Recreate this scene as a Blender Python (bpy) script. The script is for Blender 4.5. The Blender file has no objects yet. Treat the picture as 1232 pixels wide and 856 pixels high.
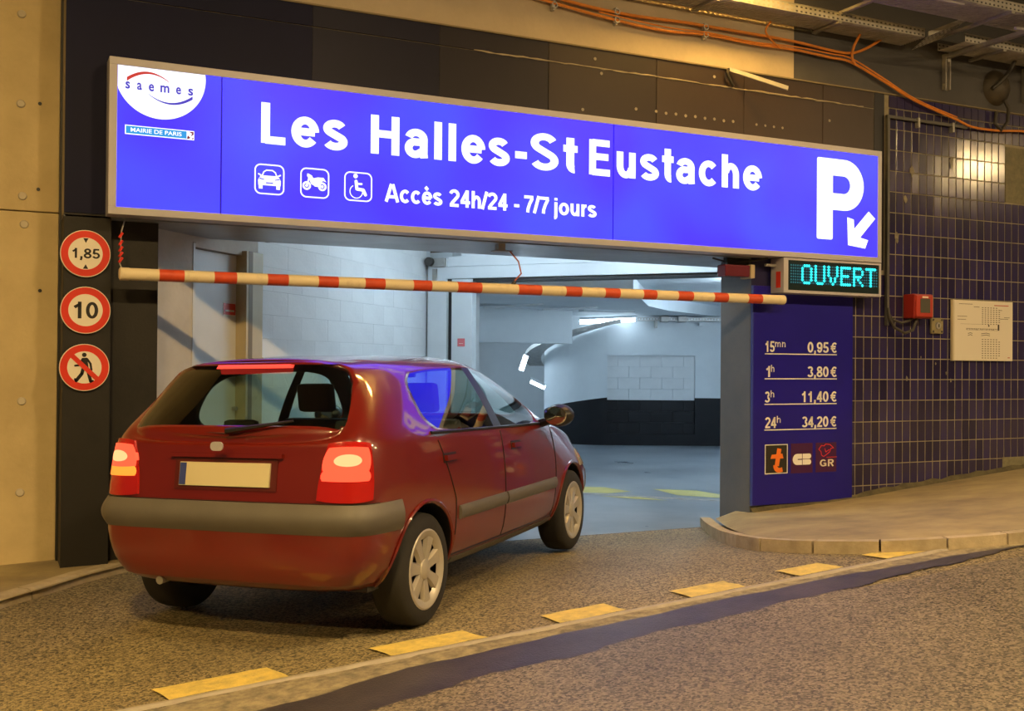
import bpy, bmesh, math, random
from mathutils import Vector, Matrix
from mathutils.bvhtree import BVHTree
random.seed(7)
SC = bpy.context.scene
COL = SC.collection

# ------------------------------------------------------------------ camera
# world: facade runs along X at Y = 7.5, road in front of it, garage behind, Z up, metres
A_YAW = math.atan(1300 / 2678)
ROLL, PITCH = 0.0076, math.atan(11 / 1300)
fw = Vector((math.sin(A_YAW), math.cos(A_YAW), 0)); rt = Vector((math.cos(A_YAW), -math.sin(A_YAW), 0)); up = Vector((0, 0, 1))
Fv = fw * math.cos(PITCH) + up * math.sin(PITCH)
U0 = -fw * math.sin(PITCH) + up * math.cos(PITCH)
Rv = rt * math.cos(ROLL) + U0 * math.sin(ROLL)
Uv = -rt * math.sin(ROLL) + U0 * math.cos(ROLL)
cd = bpy.data.cameras.new('camera'); cam = bpy.data.objects.new('camera', cd); COL.objects.link(cam)
M = Matrix((Rv, Uv, -Fv)).transposed().to_4x4(); M.translation = (0, 0, 1.40)
cam.matrix_world = M
cd.sensor_fit = 'HORIZONTAL'; cd.sensor_width = 36; cd.lens = 36 * 1300 / 1232; cd.clip_start = 0.05; cd.clip_end = 200
SC.camera = cam

# ------------------------------------------------------------------ world, exposure
w = bpy.data.worlds.new('world'); SC.world = w; w.use_nodes = True
w.node_tree.nodes['Background'].inputs[0].default_value = (0.10, 0.085, 0.065, 1)
w.node_tree.nodes['Background'].inputs[1].default_value = 0.6
vs = SC.view_settings
vs.view_transform = 'Standard'; vs.look = 'None'; vs.exposure = 0.0; vs.gamma = 1; vs.use_curve_mapping = False
SODIUM = (1.0, 0.69, 0.33)
TUBE = (0.69, 0.865, 1.0)

# ------------------------------------------------------------------ materials
MATS = {}
def nt(m): return m.node_tree.nodes, m.node_tree.links
def mat(name, col, rough=0.6, metal=0.0, var=0.0, vscale=4.0, col2=None, bump=0.0, bscale=40.0, spec=0.5, coat=0.0, detail=6, rnd=0.0, thr=(0.35, 0.65), rvar=0.0):
    """principled material; var / col2: mottling by noise; bump: fine relief; rnd: tone change from piece to piece"""
    if name in MATS: return MATS[name]
    m = bpy.data.materials.new(name); m.use_nodes = True; N, L = nt(m); b = N['Principled BSDF']
    b.inputs['Base Color'].default_value = (*col, 1); b.inputs['Roughness'].default_value = rough
    b.inputs['Metallic'].default_value = metal; b.inputs['Specular IOR Level'].default_value = spec
    b.inputs['Coat Weight'].default_value = coat; b.inputs['Coat Roughness'].default_value = 0.04
    tc = N.new('ShaderNodeTexCoord')
    out = None
    if var or col2:
        c2 = col2 if col2 else tuple(c * (1 - var) for c in col)
        n = N.new('ShaderNodeTexNoise'); n.inputs['Scale'].default_value = vscale; n.inputs['Detail'].default_value = detail; n.inputs['Roughness'].default_value = 0.65
        L.new(tc.outputs['Object'], n.inputs['Vector'])
        r = N.new('ShaderNodeValToRGB'); r.color_ramp.elements[0].position = thr[0]; r.color_ramp.elements[1].position = thr[1]
        r.color_ramp.elements[0].color = (*c2, 1); r.color_ramp.elements[1].color = (*col, 1)
        L.new(n.outputs['Fac'], r.inputs['Fac']); out = r.outputs['Color']
        if rvar:
            mr = N.new('ShaderNodeMapRange'); mr.inputs[3].default_value = rough - rvar; mr.inputs[4].default_value = rough + rvar
            L.new(n.outputs['Fac'], mr.inputs[0]); L.new(mr.outputs[0], b.inputs['Roughness'])
    if rnd:
        oi = N.new('ShaderNodeObjectInfo'); h = N.new('ShaderNodeHueSaturation')
        mr = N.new('ShaderNodeMapRange'); mr.inputs[3].default_value = 1 - rnd; mr.inputs[4].default_value = 1 + rnd
        L.new(oi.outputs['Random'], mr.inputs[0]); L.new(mr.outputs[0], h.inputs['Value'])
        if out: L.new(out, h.inputs['Color'])
        else: h.inputs['Color'].default_value = (*col, 1)
        out = h.outputs['Color']
    if out: L.new(out, b.inputs['Base Color'])
    if bump:
        n2 = N.new('ShaderNodeTexNoise'); n2.inputs['Scale'].default_value = bscale; n2.inputs['Detail'].default_value = 5
        L.new(tc.outputs['Object'], n2.inputs['Vector'])
        bp = N.new('ShaderNodeBump'); bp.inputs['Strength'].default_value = bump; bp.inputs['Distance'].default_value = 0.01
        L.new(n2.outputs['Fac'], bp.inputs['Height']); L.new(bp.outputs[0], b.inputs['Normal'])
    MATS[name] = m
    return m
def emit(name, col, strength, base=(0.02, 0.02, 0.02), var=0.0, vscale=1.2):
    if name in MATS: return MATS[name]
    m = bpy.data.materials.new(name); m.use_nodes = True; N, L = nt(m); b = N['Principled BSDF']
    b.inputs['Base Color'].default_value = (*base, 1); b.inputs['Roughness'].default_value = 0.35
    b.inputs['Specular IOR Level'].default_value = 0.15
    b.inputs['Emission Color'].default_value = (*col, 1); b.inputs['Emission Strength'].default_value = strength
    if var:   # uneven backlight tubes inside the box
        tc = N.new('ShaderNodeTexCoord'); n = N.new('ShaderNodeTexNoise'); n.inputs['Scale'].default_value = vscale; n.inputs['Detail'].default_value = 1
        L.new(tc.outputs['Object'], n.inputs['Vector'])
        r = N.new('ShaderNodeValToRGB'); r.color_ramp.elements[0].position = 0.35; r.color_ramp.elements[1].position = 0.62
        r.color_ramp.elements[0].color = (col[0] * 0.95, col[1] * (1 - var), col[2], 1); r.color_ramp.elements[1].color = (col[0] * .95, col[1] * (1 + var), col[2], 1)
        L.new(n.outputs['Fac'], r.inputs['Fac']); L.new(r.outputs['Color'], b.inputs['Emission Color'])
    MATS[name] = m
    return m
def glass(name, tint, refl=1.0, rough=0.0):
    m = bpy.data.materials.new(name); m.use_nodes = True; N, L = nt(m); N.remove(N['Principled BSDF'])
    t = N.new('ShaderNodeBsdfTransparent'); t.inputs[0].default_value = (*tint, 1)
    g = N.new('ShaderNodeBsdfGlossy'); g.inputs['Roughness'].default_value = rough; g.inputs[0].default_value = (refl, refl, refl, 1)
    lw_ = N.new('ShaderNodeLayerWeight'); pw = N.new('ShaderNodeMath'); pw.operation = 'POWER'; pw.inputs[1].default_value = 3.5; L.new(lw_.outputs['Facing'], pw.inputs[0])
    fr = N.new('ShaderNodeMath'); fr.operation = 'MULTIPLY_ADD'; fr.inputs[1].default_value = 0.86; fr.inputs[2].default_value = 0.09; L.new(pw.outputs[0], fr.inputs[0])
    mx = N.new('ShaderNodeMixShader'); L.new(fr.outputs[0], mx.inputs[0]); L.new(t.outputs[0], mx.inputs[1]); L.new(g.outputs[0], mx.inputs[2])
    L.new(mx.outputs[0], N['Material Output'].inputs[0]); MATS[name] = m
    return m
def asphalt(name, c_dark, c_light, rough=0.75, patch=0.25, bump=0.35):
    """stone chippings in bitumen: two sizes of speckle over slow worn patches"""
    m = bpy.data.materials.new(name); m.use_nodes = True; N, L = nt(m); b = N['Principled BSDF']
    tc = N.new('ShaderNodeTexCoord')
    v = N.new('ShaderNodeTexVoronoi'); v.inputs['Scale'].default_value = 98; L.new(tc.outputs['Object'], v.inputs['Vector'])
    n = N.new('ShaderNodeTexNoise'); n.inputs['Scale'].default_value = 40; n.inputs['Detail'].default_value = 6; L.new(tc.outputs['Object'], n.inputs['Vector'])
    big = N.new('ShaderNodeTexNoise'); big.inputs['Scale'].default_value = 0.9; big.inputs['Detail'].default_value = 5; L.new(tc.outputs['Object'], big.inputs['Vector'])
    sx = N.new('ShaderNodeSeparateColor'); L.new(v.outputs['Color'], sx.inputs[0])
    mx = N.new('ShaderNodeMath'); mx.operation = 'MULTIPLY_ADD'; mx.inputs[1].default_value = 0.6; L.new(sx.outputs[0], mx.inputs[0])
    ns = N.new('ShaderNodeMath'); ns.operation = 'MULTIPLY'; ns.inputs[1].default_value = 0.45; L.new(n.outputs['Fac'], ns.inputs[0]); L.new(ns.outputs[0], mx.inputs[2])
    r = N.new('ShaderNodeValToRGB'); r.color_ramp.elements[0].position = 0.22; r.color_ramp.elements[1].position = 0.80
    r.color_ramp.elements[0].color = (*c_dark, 1); r.color_ramp.elements[1].color = (*c_light, 1); L.new(mx.outputs[0], r.inputs['Fac'])
    br = N.new('ShaderNodeMapRange'); br.inputs[1].default_value = 0.3; br.inputs[2].default_value = 0.7; br.inputs[3].default_value = 1 - patch; br.inputs[4].default_value = 1 + patch; L.new(big.outputs['Fac'], br.inputs[0])
    h = N.new('ShaderNodeHueSaturation'); L.new(br.outputs[0], h.inputs['Value']); L.new(r.outputs['Color'], h.inputs['Color'])
    L.new(h.outputs['Color'], b.inputs['Base Color']); b.inputs['Roughness'].default_value = rough
    bp = N.new('ShaderNodeBump'); bp.inputs['Strength'].default_value = bump; bp.inputs['Distance'].default_value = 0.01
    L.new(mx.outputs[0], bp.inputs['Height']); L.new(bp.outputs[0], b.inputs['Normal'])
    MATS[name] = m
    return m

# ------------------------------------------------------------------ mesh helpers
class MB:
    def __init__(s): s.v = []; s.f = []
    def add(s, vs, fs):
        o = len(s.v); s.v += [tuple(p) for p in vs]; s.f += [tuple(i + o for i in f) for f in fs]; return s
    def box(s, x0, x1, y0, y1, z0, z1):
        return s.add([(x0,y0,z0),(x1,y0,z0),(x1,y1,z0),(x0,y1,z0),(x0,y0,z1),(x1,y0,z1),(x1,y1,z1),(x0,y1,z1)],
                     [(0,3,2,1),(4,5,6,7),(0,1,5,4),(1,2,6,5),(2,3,7,6),(3,0,4,7)])
    def obox(s, c, ax, ay, az):
        """box by centre and three half-axis vectors"""
        c, ax, ay, az = map(Vector, (c, ax, ay, az)); vs = []
        for k in (-1, 1):
            for j, i in ((-1,-1),(-1,1),(1,1),(1,-1)): vs.append(c + ax*i + ay*j + az*k)
        return s.add(vs, [(0,3,2,1),(4,5,6,7),(0,1,5,4),(1,2,6,5),(2,3,7,6),(3,0,4,7)])
    def tube(s, pts, r, n=8, caps=True):
        P = [Vector(p) for p in pts]; rings = []
        prev = None
        for i, p in enumerate(P):
            t = (P[min(i+1, len(P)-1)] - P[max(i-1, 0)]).normalized()
            a = prev if prev is not None else (Vector((0,0,1)) if abs(t.z) < .9 else Vector((1,0,0)))
            b = t.cross(a).normalized(); a = b.cross(t).normalized(); prev = a
            rr = r[i] if isinstance(r, (list, tuple)) else r
            rings.append([p + (a*math.cos(k*2*math.pi/n) + b*math.sin(k*2*math.pi/n))*rr for k in range(n)])
        vs = [q for R in rings for q in R]; fs = []
        for i in range(len(P)-1):
            for k in range(n): fs.append((i*n+k, i*n+(k+1)%n, (i+1)*n+(k+1)%n, (i+1)*n+k))
        if caps: fs += [tuple(range(n-1,-1,-1)), tuple(range((len(P)-1)*n, len(P)*n))]
        return s.add(vs, fs)
    def grid(s, rows, close=False):
        n = len(rows[0]); vs = [p for R in rows for p in R]; fs = []
        for i in range(len(rows)-1):
            for k in range(n-1): fs.append((i*n+k, i*n+k+1, (i+1)*n+k+1, (i+1)*n+k))
        return s.add(vs, fs)
    def prism(s, poly, fr, t):
        """2-D polygon in frame fr=(origin, right, up, normal), extruded by t along the normal"""
        O, R, U, Nn = fr; n = len(poly)
        vs = [O + R*x + U*y for x, y in poly] + [O + R*x + U*y + Nn*t for x, y in poly]
        return s.add(vs, [tuple(range(n-1,-1,-1)), tuple(range(n, 2*n))] + [(i, (i+1)%n, n+(i+1)%n, n+i) for i in range(n)])
    def ring(s, c, r0, r1, fr, t, n=40, a0=0, a1=2*math.pi):
        O, R, U, Nn = fr; full = abs(a1-a0-2*math.pi) < 1e-6
        def P(r, a, d): return O + R*(c[0]+r*math.cos(a)) + U*(c[1]+r*math.sin(a)) + Nn*d
        for i in range(n):
            b0 = a0+(a1-a0)*i/n; b1 = a0+(a1-a0)*(i+1)/n
            q = [P(r0,b0,0),P(r1,b0,0),P(r1,b1,0),P(r0,b1,0),P(r0,b0,t),P(r1,b0,t),P(r1,b1,t),P(r0,b1,t)]
            s.add(q, [(4,5,6,7),(1,2,6,5),(0,4,7,3)])
        return s
    def disc(s, c, r, fr, t, n=36): return s.prism([(c[0]+r*math.cos(2*math.pi*i/n), c[1]+r*math.sin(2*math.pi*i/n)) for i in range(n)], fr, t)
    def stroke(s, pts, wd, fr, t, rounded=True):
        for (x0,y0),(x1,y1) in zip(pts, pts[1:]):
            d = Vector((x1-x0, y1-y0)); d = d.normalized() if d.length > 1e-9 else Vector((1,0)); nx, ny = -d.y*wd/2, d.x*wd/2
            s.prism([(x0+nx,y0+ny),(x0-nx,y0-ny),(x1-nx,y1-ny),(x1+nx,y1+ny)][::1], fr, t)
        if rounded:
            for p in pts: s.disc(p, wd/2, fr, t, 12)
        return s
    def lathe(s, prof, c, axis, n=32):
        """profile [(r, h)] turned around axis through c"""
        c = Vector(c); a = Vector(axis).normalized(); e1 = a.orthogonal().normalized(); e2 = a.cross(e1)
        rows = [[c + a*h + (e1*math.cos(2*math.pi*k/n) + e2*math.sin(2*math.pi*k/n))*r for k in range(n+1)] for r, h in prof]
        return s.grid(rows)
    def build(s, name, m, parent=None, smooth=False, bevel=0.0, weld=False, angle=0.6):
        me = bpy.data.meshes.new(name); me.from_pydata(s.v, [], s.f); me.update()
        bm = bmesh.new(); bm.from_mesh(me)
        if weld: bmesh.ops.remove_doubles(bm, verts=bm.verts, dist=1e-5)
        bmesh.ops.recalc_face_normals(bm, faces=bm.faces)
        if bevel: bmesh.ops.bevel(bm, geom=list(bm.edges), offset=bevel, segments=2, affect='EDGES', profile=.6)
        bm.to_mesh(me); bm.free()
        me.materials.append(m)
        if smooth:
            me.shade_smooth()
            me.set_sharp_from_angle(angle=angle)
        return link(name, me, parent)
def link(name, me, parent=None):
    o = bpy.data.objects.new(name, me); COL.objects.link(o)
    if parent: o.parent = parent
    return o
def thing(name, label, cat, loc=(0,0,0), group=None):
    o = bpy.data.objects.new(name, None); COL.objects.link(o); o.location = loc; o.empty_display_size = .1
    return tag(o, label, cat, group)
def tag(o, label=None, cat=None, group=None, kind=None):
    if label: o['label'] = label
    if cat: o['category'] = cat
    if group: o['group'] = group
    if kind: o['kind'] = kind
    return o
def struct(o, label, cat): return tag(o, label, cat, kind='structure')
X, Y_, Z = Vector((1,0,0)), Vector((0,1,0)), Vector((0,0,1))
def frame_at(y, O=(0,0)): return (Vector((O[0], y, O[1])), X.copy(), Z.copy(), -Y_)

# lettering: built-in font turned to mesh, fitted by measured left, right, baseline and capital height
_font_H = {}
def text_mesh(sx, off, space):
    cu = bpy.data.curves.new('t', 'FONT'); cu.body = sx; cu.size = 1; cu.offset = off; cu.space_character = space; cu.extrude = 0.01; cu.resolution_u = 6
    o = bpy.data.objects.new('t', cu); COL.objects.link(o)
    dg = bpy.context.evaluated_depsgraph_get(); me = bpy.data.meshes.new_from_object(o.evaluated_get(dg))
    bpy.data.objects.remove(o); bpy.data.curves.remove(cu)
    return me
def capH(off):
    if off not in _font_H:
        me = text_mesh('H', off, 1); ys = [v.co.y for v in me.vertices]; _font_H[off] = (min(ys), max(ys) - min(ys)); bpy.data.meshes.remove(me)
    return _font_H[off]
def text(name, sx, u0, u1, zb, cap, fr, m, parent, off=0.022, space=1.0, t=0.004, slant=0.0):
    me = text_mesh(sx, off, space); O, R, U, Nn = fr; y0, h = capH(off)
    xs = [v.co.x for v in me.vertices]; x0, x1 = min(xs), max(xs); k = (u1-u0)/(x1-x0); kz = cap/h
    for v in me.vertices:
        x, y, z = v.co
        dz = (y-y0)*kz
        v.co = O + R*(u0+(x-x0)*k+slant*dz) + U*(zb+dz) + Nn*(t if z > 0 else 0.0)
    me.name = name; me.materials.clear(); me.materials.append(m)
    bm = bmesh.new(); bm.from_mesh(me); bmesh.ops.recalc_face_normals(bm, faces=bm.faces); bm.to_mesh(me); bm.free()
    return link(name, me, parent)
def rrect(x0, x1, y0, y1, r, n=6):
    P = []
    for cx, cy, a in ((x1-r,y1-r,0),(x0+r,y1-r,90),(x0+r,y0+r,180),(x1-r,y0+r,270)):
        for i in range(n+1):
            b = math.radians(a+90*i/n); P.append((cx+r*math.cos(b), cy+r*math.sin(b)))
    return P
def outline(mb, poly_o, poly_i, fr, t):
    O, R, U, Nn = fr; n = len(poly_o)
    for i in range(n):
        j = (i+1) % n
        q = [O+R*p[0]+U*p[1] for p in (poly_o[i],poly_o[j],poly_i[j],poly_i[i])]; q += [p+Nn*t for p in q]
        mb.add(q, [(4,5,6,7),(0,1,5,4),(2,3,7,6)])

# grotesque bold lettering drawn with a broad pen: centre lines in units of the capital height
def _arc(cx, cy, rx, ry, a0, a1, n=22): return [(cx+rx*math.cos(math.radians(a0+(a1-a0)*i/n)), cy+ry*math.sin(math.radians(a0+(a1-a0)*i/n))) for i in range(n+1)]
def glyph(ch):
    A = _arc; V = lambda x, a, b: [(x,a),(x,b)]; Hh = lambda y, a, b: [(a,y),(b,y)]
    arch = lambda x0, x1: A((x0+x1)/2+.02, .40, (x1-x0)/2-.02, .258, 165, 0)+[(x1,0)]
    e_ = [Hh(.375,.16,.685), A(.42,.37,.268,.290,2,322,36)]
    s_ = lambda cx, y1, y0, r1, r0, h1, h0: [A(cx,y1,r1,h1,22,235,24)+A(cx+.01,y0,r0,h0,55,-158,24)]
    g = {
     'l':([V(.19,0,1)],.38),'h':([V(.19,0,1),arch(.19,.64)],.83),'n':([V(.19,0,.74),arch(.19,.64)],.83),
     'm':([V(.19,0,.74),arch(.19,.60),arch(.60,1.01)],1.20),
     'u':([V(.64,0,.74),[(.19,.74)]+A(.40,.34,.21,.258,180,345)],.83),
     'e':(e_,.82),'è':(e_+[[(.28,1.0),(.47,.84)]],.82),'c':([A(.42,.37,.268,.290,42,318,34)],.80),'o':([A(.42,.37,.268,.290,0,360,40)],.84),
     'a':([[(.615,.0),(.60,.12),(.60,.50)],A(.37,.49,.23,.168,168,0),[(.60,.425),(.42,.41)]+A(.33,.245,.195,.165,80,300)+[(.60,.20)]],.79),
     's':(s_(.365,.532,.208,.215,.235,.128,.128),.75),'S':(s_(.455,.735,.268,.28,.30,.185,.188),.93),
     't':([[(.24,.97),(.24,.24)]+A(.36,.24,.12,.158,180,275),Hh(.665,.03,.46)],.48),
     'L':([V(.20,0,1),Hh(.0825,.2,.74)],.80),'H':([V(.20,0,1),V(.82,0,1),Hh(.525,.2,.82)],1.02),
     'E':([V(.20,0,1),Hh(.9175,.2,.80),Hh(.525,.2,.76),Hh(.0825,.2,.82)],.92),
     'A':([[(.11,0),(.475,1)],[(.565,1),(.93,0)],Hh(.29,.27,.77)],1.04),'-':([Hh(.345,.06,.42)],.48),
     'j':([[(.19,.74),(.19,-.10)]+A(.05,-.10,.14,.115,0,-80),V(.19,.85,1.0)],.38),
     'r':([V(.19,0,.74),A(.44,.38,.25,.275,165,85)],.53),'/':([[(.03,-.02),(.35,1.02)]],.38),
     '0':([A(.39,.5,.25,.415,0,360,44)],.78),'1':([V(.46,0,1),[(.46,.84),(.16,.66)]],.78),
     '2':([A(.38,.70,.265,.215,165,-35)+[(.22,.20),(.16,.09)],Hh(.0825,.07,.70)],.78),
     '3':([A(.37,.735,.235,.182,158,-80),A(.375,.268,.265,.186,80,-160)],.78),
     '4':([V(.53,0,1),[(.53,.96),(.13,.31)],Hh(.29,.06,.74)],.78),
     '5':([Hh(.9175,.22,.68),[(.245,.97),(.175,.47)],A(.385,.315,.27,.232,140,-158)],.78),
     '7':([Hh(.9175,.06,.72),[(.655,.86),(.46,.52),(.345,.22),(.32,0)]],.78),
     '8':([A(.39,.735,.225,.182,0,360,36),A(.39,.270,.262,.188,0,360,36)],.78),
     '9':([A(.385,.67,.25,.247,0,360,36),A(.385,.5,.25,.415,18,-150)],.78),
     ',':([V(.19,0,.2),[(.21,.04),(.13,-.20)]],.38),'€':([A(.47,.5,.29,.415,48,312,36),Hh(.60,.0,.60),Hh(.41,.0,.55)],.80),
     'G':([A(.50,.5,.37,.415,42,320,40),Hh(.45,.55,.89),V(.83,.06,.45)],1.06),
     'R':([V(.20,0,1),[(.2,.9175),(.56,.9175)]+A(.56,.71,.235,.2075,90,-90,18)+[(.2,.5025)],[(.50,.48),(.81,0)]],.98)}
    return g[ch]
def lettering(name, sx, u0, u1, zb, cap, fr, m, parent, weight=1.0, t=.003, track=0.0):
    W, Hw = .205*weight, .165*weight; polys = []; x = 0
    for ch in sx:
        g, adv = glyph(ch); polys += [[(px+x, py) for px, py in q] for q in g]; x += adv+track
    ribs = []
    for q in polys:
        n = len(q); closed = abs(q[0][0]-q[-1][0])+abs(q[0][1]-q[-1][1]) < 1e-6; L_, R_ = [], []
        for i in range(n):
            if closed: a, b = q[(i-1) % (n-1)], q[(i+1) % (n-1)]
            else: a, b = q[max(i-1,0)], q[min(i+1,n-1)]
            dx, dy = b[0]-a[0], b[1]-a[1]; l = math.hypot(dx, dy) or 1; nx, ny = -dy/l, dx/l
            L_.append((q[i][0]+nx*W/2, q[i][1]+ny*Hw/2)); R_.append((q[i][0]-nx*W/2, q[i][1]-ny*Hw/2))
        ribs.append((L_, R_))
    xa = min(p[0] for r in ribs for s_ in r for p in s_); xb = max(p[0] for r in ribs for s_ in r for p in s_); k = (u1-u0)/(xb-xa)
    O, R, U, Nn = fr; mb = MB()
    def P(p, d): return O+R*(u0+(p[0]-xa)*k)+U*(zb+p[1]*cap)+Nn*d
    for L_, R_ in ribs:
        n = len(L_); vs = [P(p,t) for p in L_]+[P(p,t) for p in R_]+[P(p,0) for p in L_]+[P(p,0) for p in R_]; fs = []
        for i in range(n-1): fs += [(i,i+1,n+i+1,n+i),(i,2*n+i,2*n+i+1,i+1),(n+i,n+i+1,3*n+i+1,3*n+i)]
        fs += [(0,n,3*n,2*n),(n-1,3*n-1,4*n-1,2*n-1)]
        mb.add(vs, fs)
    return mb.build(name, m, parent)

# ------------------------------------------------------------------ shared materials
m_road = asphalt('asphalt_entry', (0.032,0.027,0.017), (0.36,0.292,0.155), 0.65, 0.18)
m_lane = asphalt('asphalt_lane', (0.028,0.024,0.019), (0.265,0.223,0.155), 0.55, 0.22)
m_side = mat('sidewalk_mortar', (0.42,0.345,0.185), 0.85, col2=(0.24,0.195,0.125), vscale=1.6, bump=0.25, bscale=70)
m_kerb = mat('kerb_concrete', (0.52,0.44,0.30), 0.85, col2=(0.36,0.30,0.20), vscale=6, bump=0.3, bscale=60, rnd=0.08)
m_conc = mat('board_concrete', (0.64,0.52,0.29), 0.85, col2=(0.50,0.40,0.22), vscale=1.4, bump=0.25, bscale=35)
m_beam = mat('beam_concrete', (0.55,0.47,0.35), 0.85, col2=(0.46,0.39,0.29), vscale=2.0, bump=0.15, bscale=30)
m_beamd = mat('beam_dark_paint', (0.080,0.080,0.088), 0.6, col2=(0.062,0.061,0.068), vscale=2.0, bump=0.1)
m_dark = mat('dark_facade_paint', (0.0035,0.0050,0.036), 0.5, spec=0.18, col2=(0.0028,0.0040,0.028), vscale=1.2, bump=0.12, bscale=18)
PANEL_GLOW = [mat('panel_glow_step_%d' % i, c, 0.45, spec=0.25+.06*i, col2=tuple(.8*k for k in c), vscale=1.6, bump=0.12, bscale=18) for i, c in enumerate(((0.006,0.0065,0.030),(0.013,0.010,0.021),(0.030,0.019,0.017),(0.042,0.025,0.017)))]  # lamp glow put into the colour: navy at left, browner towards the lamp
m_pill = mat('dark_pillar_paint', (0.009,0.009,0.010), 0.6, spec=0.35, col2=(0.018,0.017,0.017), vscale=3.0, bump=0.15, bscale=50, thr=(0.5,0.75))
m_joint = mat('joint_mortar', (0.28,0.24,0.17), 0.9)
m_soff = mat('soffit_paint', (0.18,0.20,0.255), 0.3, col2=(0.34,0.365,0.42), vscale=2.5, thr=(0.3,0.7), bump=0.05)
m_pier = mat('pier_grey_paint', (0.11,0.125,0.15), 0.5, col2=(0.15,0.155,0.165), vscale=2.0, bump=0.1)
m_tile = mat('blue_glazed_tile', (0.026,0.020,0.095), 0.15, col2=(0.032,0.025,0.065), vscale=2.2, rnd=0.35, bump=0.02, bscale=12, spec=0.6)
m_grout = mat('tile_grout', (0.38,0.345,0.25), 0.9, col2=(0.24,0.215,0.155), vscale=5, bump=0.2)
m_dirt = mat('dirty_mortar', (0.06,0.052,0.034), 0.95, col2=(0.12,0.105,0.06), vscale=9, bump=0.5)
m_alu = mat('brushed_aluminium', (0.47,0.46,0.52), 0.45, 0.25, var=0.06, vscale=3)
m_galv = mat('galvanised_steel', (0.55,0.54,0.52), 0.45, 0.5, var=0.25, vscale=14)
m_steel = mat('dull_steel', (0.42,0.41,0.39), 0.5, 0.6, var=0.2, vscale=10)
m_black = mat('black_plastic', (0.015,0.015,0.015), 0.45)
m_white = mat('white_wall_paint', (0.71,0.765,0.80), 0.6, col2=(0.65,0.705,0.745), vscale=1.5, bump=0.08, bscale=25)
m_white2 = mat('white_block_paint', (0.75,0.78,0.80), 0.6, col2=(0.69,0.72,0.74), vscale=2.5, bump=0.18, bscale=45, rnd=0.03)
m_blackband = mat('black_band_paint', (0.006,0.0065,0.009), 0.5, spec=0.3, col2=(0.010,0.010,0.012), vscale=4, bump=0.12, rnd=0.2)
m_gfloor = mat('garage_floor_paint', (0.28,0.31,0.34), 0.30, col2=(0.17,0.20,0.235), vscale=0.9, bump=0.05, bscale=30, rvar=0.08, thr=(0.4,0.6))
m_yellow = mat('yellow_road_paint', (0.72,0.56,0.14), 0.7, col2=(0.42,0.34,0.12), vscale=14, bump=0.4, bscale=80, thr=(0.25,0.6))
m_yellowf = mat('yellow_floor_paint', (0.62,0.55,0.16), 0.5, var=0.2, vscale=5)
m_orange = mat('orange_cable_sheath', (0.85,0.30,0.045), 0.5, var=0.2, vscale=10)
m_cable = mat('black_cable_sheath', (0.04,0.037,0.033), 0.5)
m_red = mat('red_sign_film', (0.72,0.045,0.025), 0.35, var=0.12, vscale=10)
m_signw = mat('white_sign_film', (0.80,0.76,0.66), 0.4)
m_signk = mat('black_sign_film', (0.012,0.012,0.012), 0.5)
# ================================================================== GROUND
def zr(u, y):
    base = -.105 + .075 * max(min(u, 11), -3)
    t = min(max((y - 4.8) / 2.7, 0), 1); t = t*t*(3-2*t)
    return base*(1-t) + .02*t
def frange(a, b, n): return [a + (b-a)*i/n for i in range(n+1)]
ys = frange(-6, 4.4, 14) + frange(4.5, 7.62, 30); xs = frange(-14, -1, 14) + frange(-.9, 8, 70) + frange(8.2, 24, 40)
mb = MB().grid([[(x, y, zr(x, y)) for x in xs] for y in ys])
road = struct(mb.build('floor_road', m_road, smooth=True), 'brown-lit asphalt road rising to the right past the garage entrance', 'road')
ys2 = frange(-6, 4.40, 16); mb = MB().grid([[(x, y + (.03*math.sin(x*2.1)+.02*math.sin(x*5.3) if y > 4.3 else 0), zr(x, y)+.006) for x in xs] for y in ys2])
lane = mb.build('lane_surface', m_lane, road, smooth=True)
# edging line, sand and wet channel beside the lane
m_edge = mat('edging_concrete', (0.40,0.36,0.31), 0.8, var=0.2, vscale=12, bump=0.2)
m_sand = mat('gutter_sand', (0.34,0.29,0.19), 0.95, col2=(0.15,0.13,0.10), vscale=16, bump=0.5, bscale=60)
m_wet = mat('wet_asphalt', (0.022,0.020,0.030), 0.52, col2=(0.055,0.048,0.05), vscale=3.0, bump=0.4, bscale=90, spec=1.0, coat=0.0, rvar=0.08)
def strip(name, fa, fb, m, hs, parent, x0=-6, x1=5.75, n=160):
    k = len(hs)-1
    rows = []
    for x in frange(x0, x1, n):
        a, b = fa(x), fb(x); rows.append([(x, a+(b-a)*j/k, zr(x, a+(b-a)*j/k)+hs[j]) for j in range(k+1)])
    return MB().grid(rows).build(name, m, parent, smooth=True)
def lerp_tab(tab):
    def f(x):
        if x <= tab[0][0]: return tab[0][1]
        for (a, ya), (b, yb) in zip(tab, tab[1:]):
            if x <= b: return ya + (yb-ya)*(x-a)/(b-a)
        return tab[-1][1]
    return f
wn = lerp_tab([(-3,3.9),(.6,4.02),(1.39,4.17),(2.03,4.28),(2.46,4.30),(2.8,4.36),(3.24,4.385),(4.05,4.43),(4.78,4.48),(5.7,4.53)])
wf = lerp_tab([(-3,4.2),(.6,4.38),(1.26,4.46),(1.68,4.57),(2.18,4.60),(3.48,4.655),(4.26,4.66),(4.95,4.62),(5.7,4.56)])
wob = lambda x: .014*math.sin(x*7.1)+.010*math.sin(x*17.3)+.007*math.sin(x*41.7)
strip('gutter_sand', lambda x: wf(x)-.03, lambda x: 4.735+wob(x), m_sand, (.0065,.009,.010,.008), road)
strip('wet_channel', lambda x: wn(x)+wob(x), lambda x: wf(x)+.5*wob(x+3), m_wet, (.0066,.0085,.0095,.0098), road)
strip('edging_strip', lambda x: 4.735, lambda x: 4.785, m_edge, (.004,.016,.017,.016,.0), road)
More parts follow.
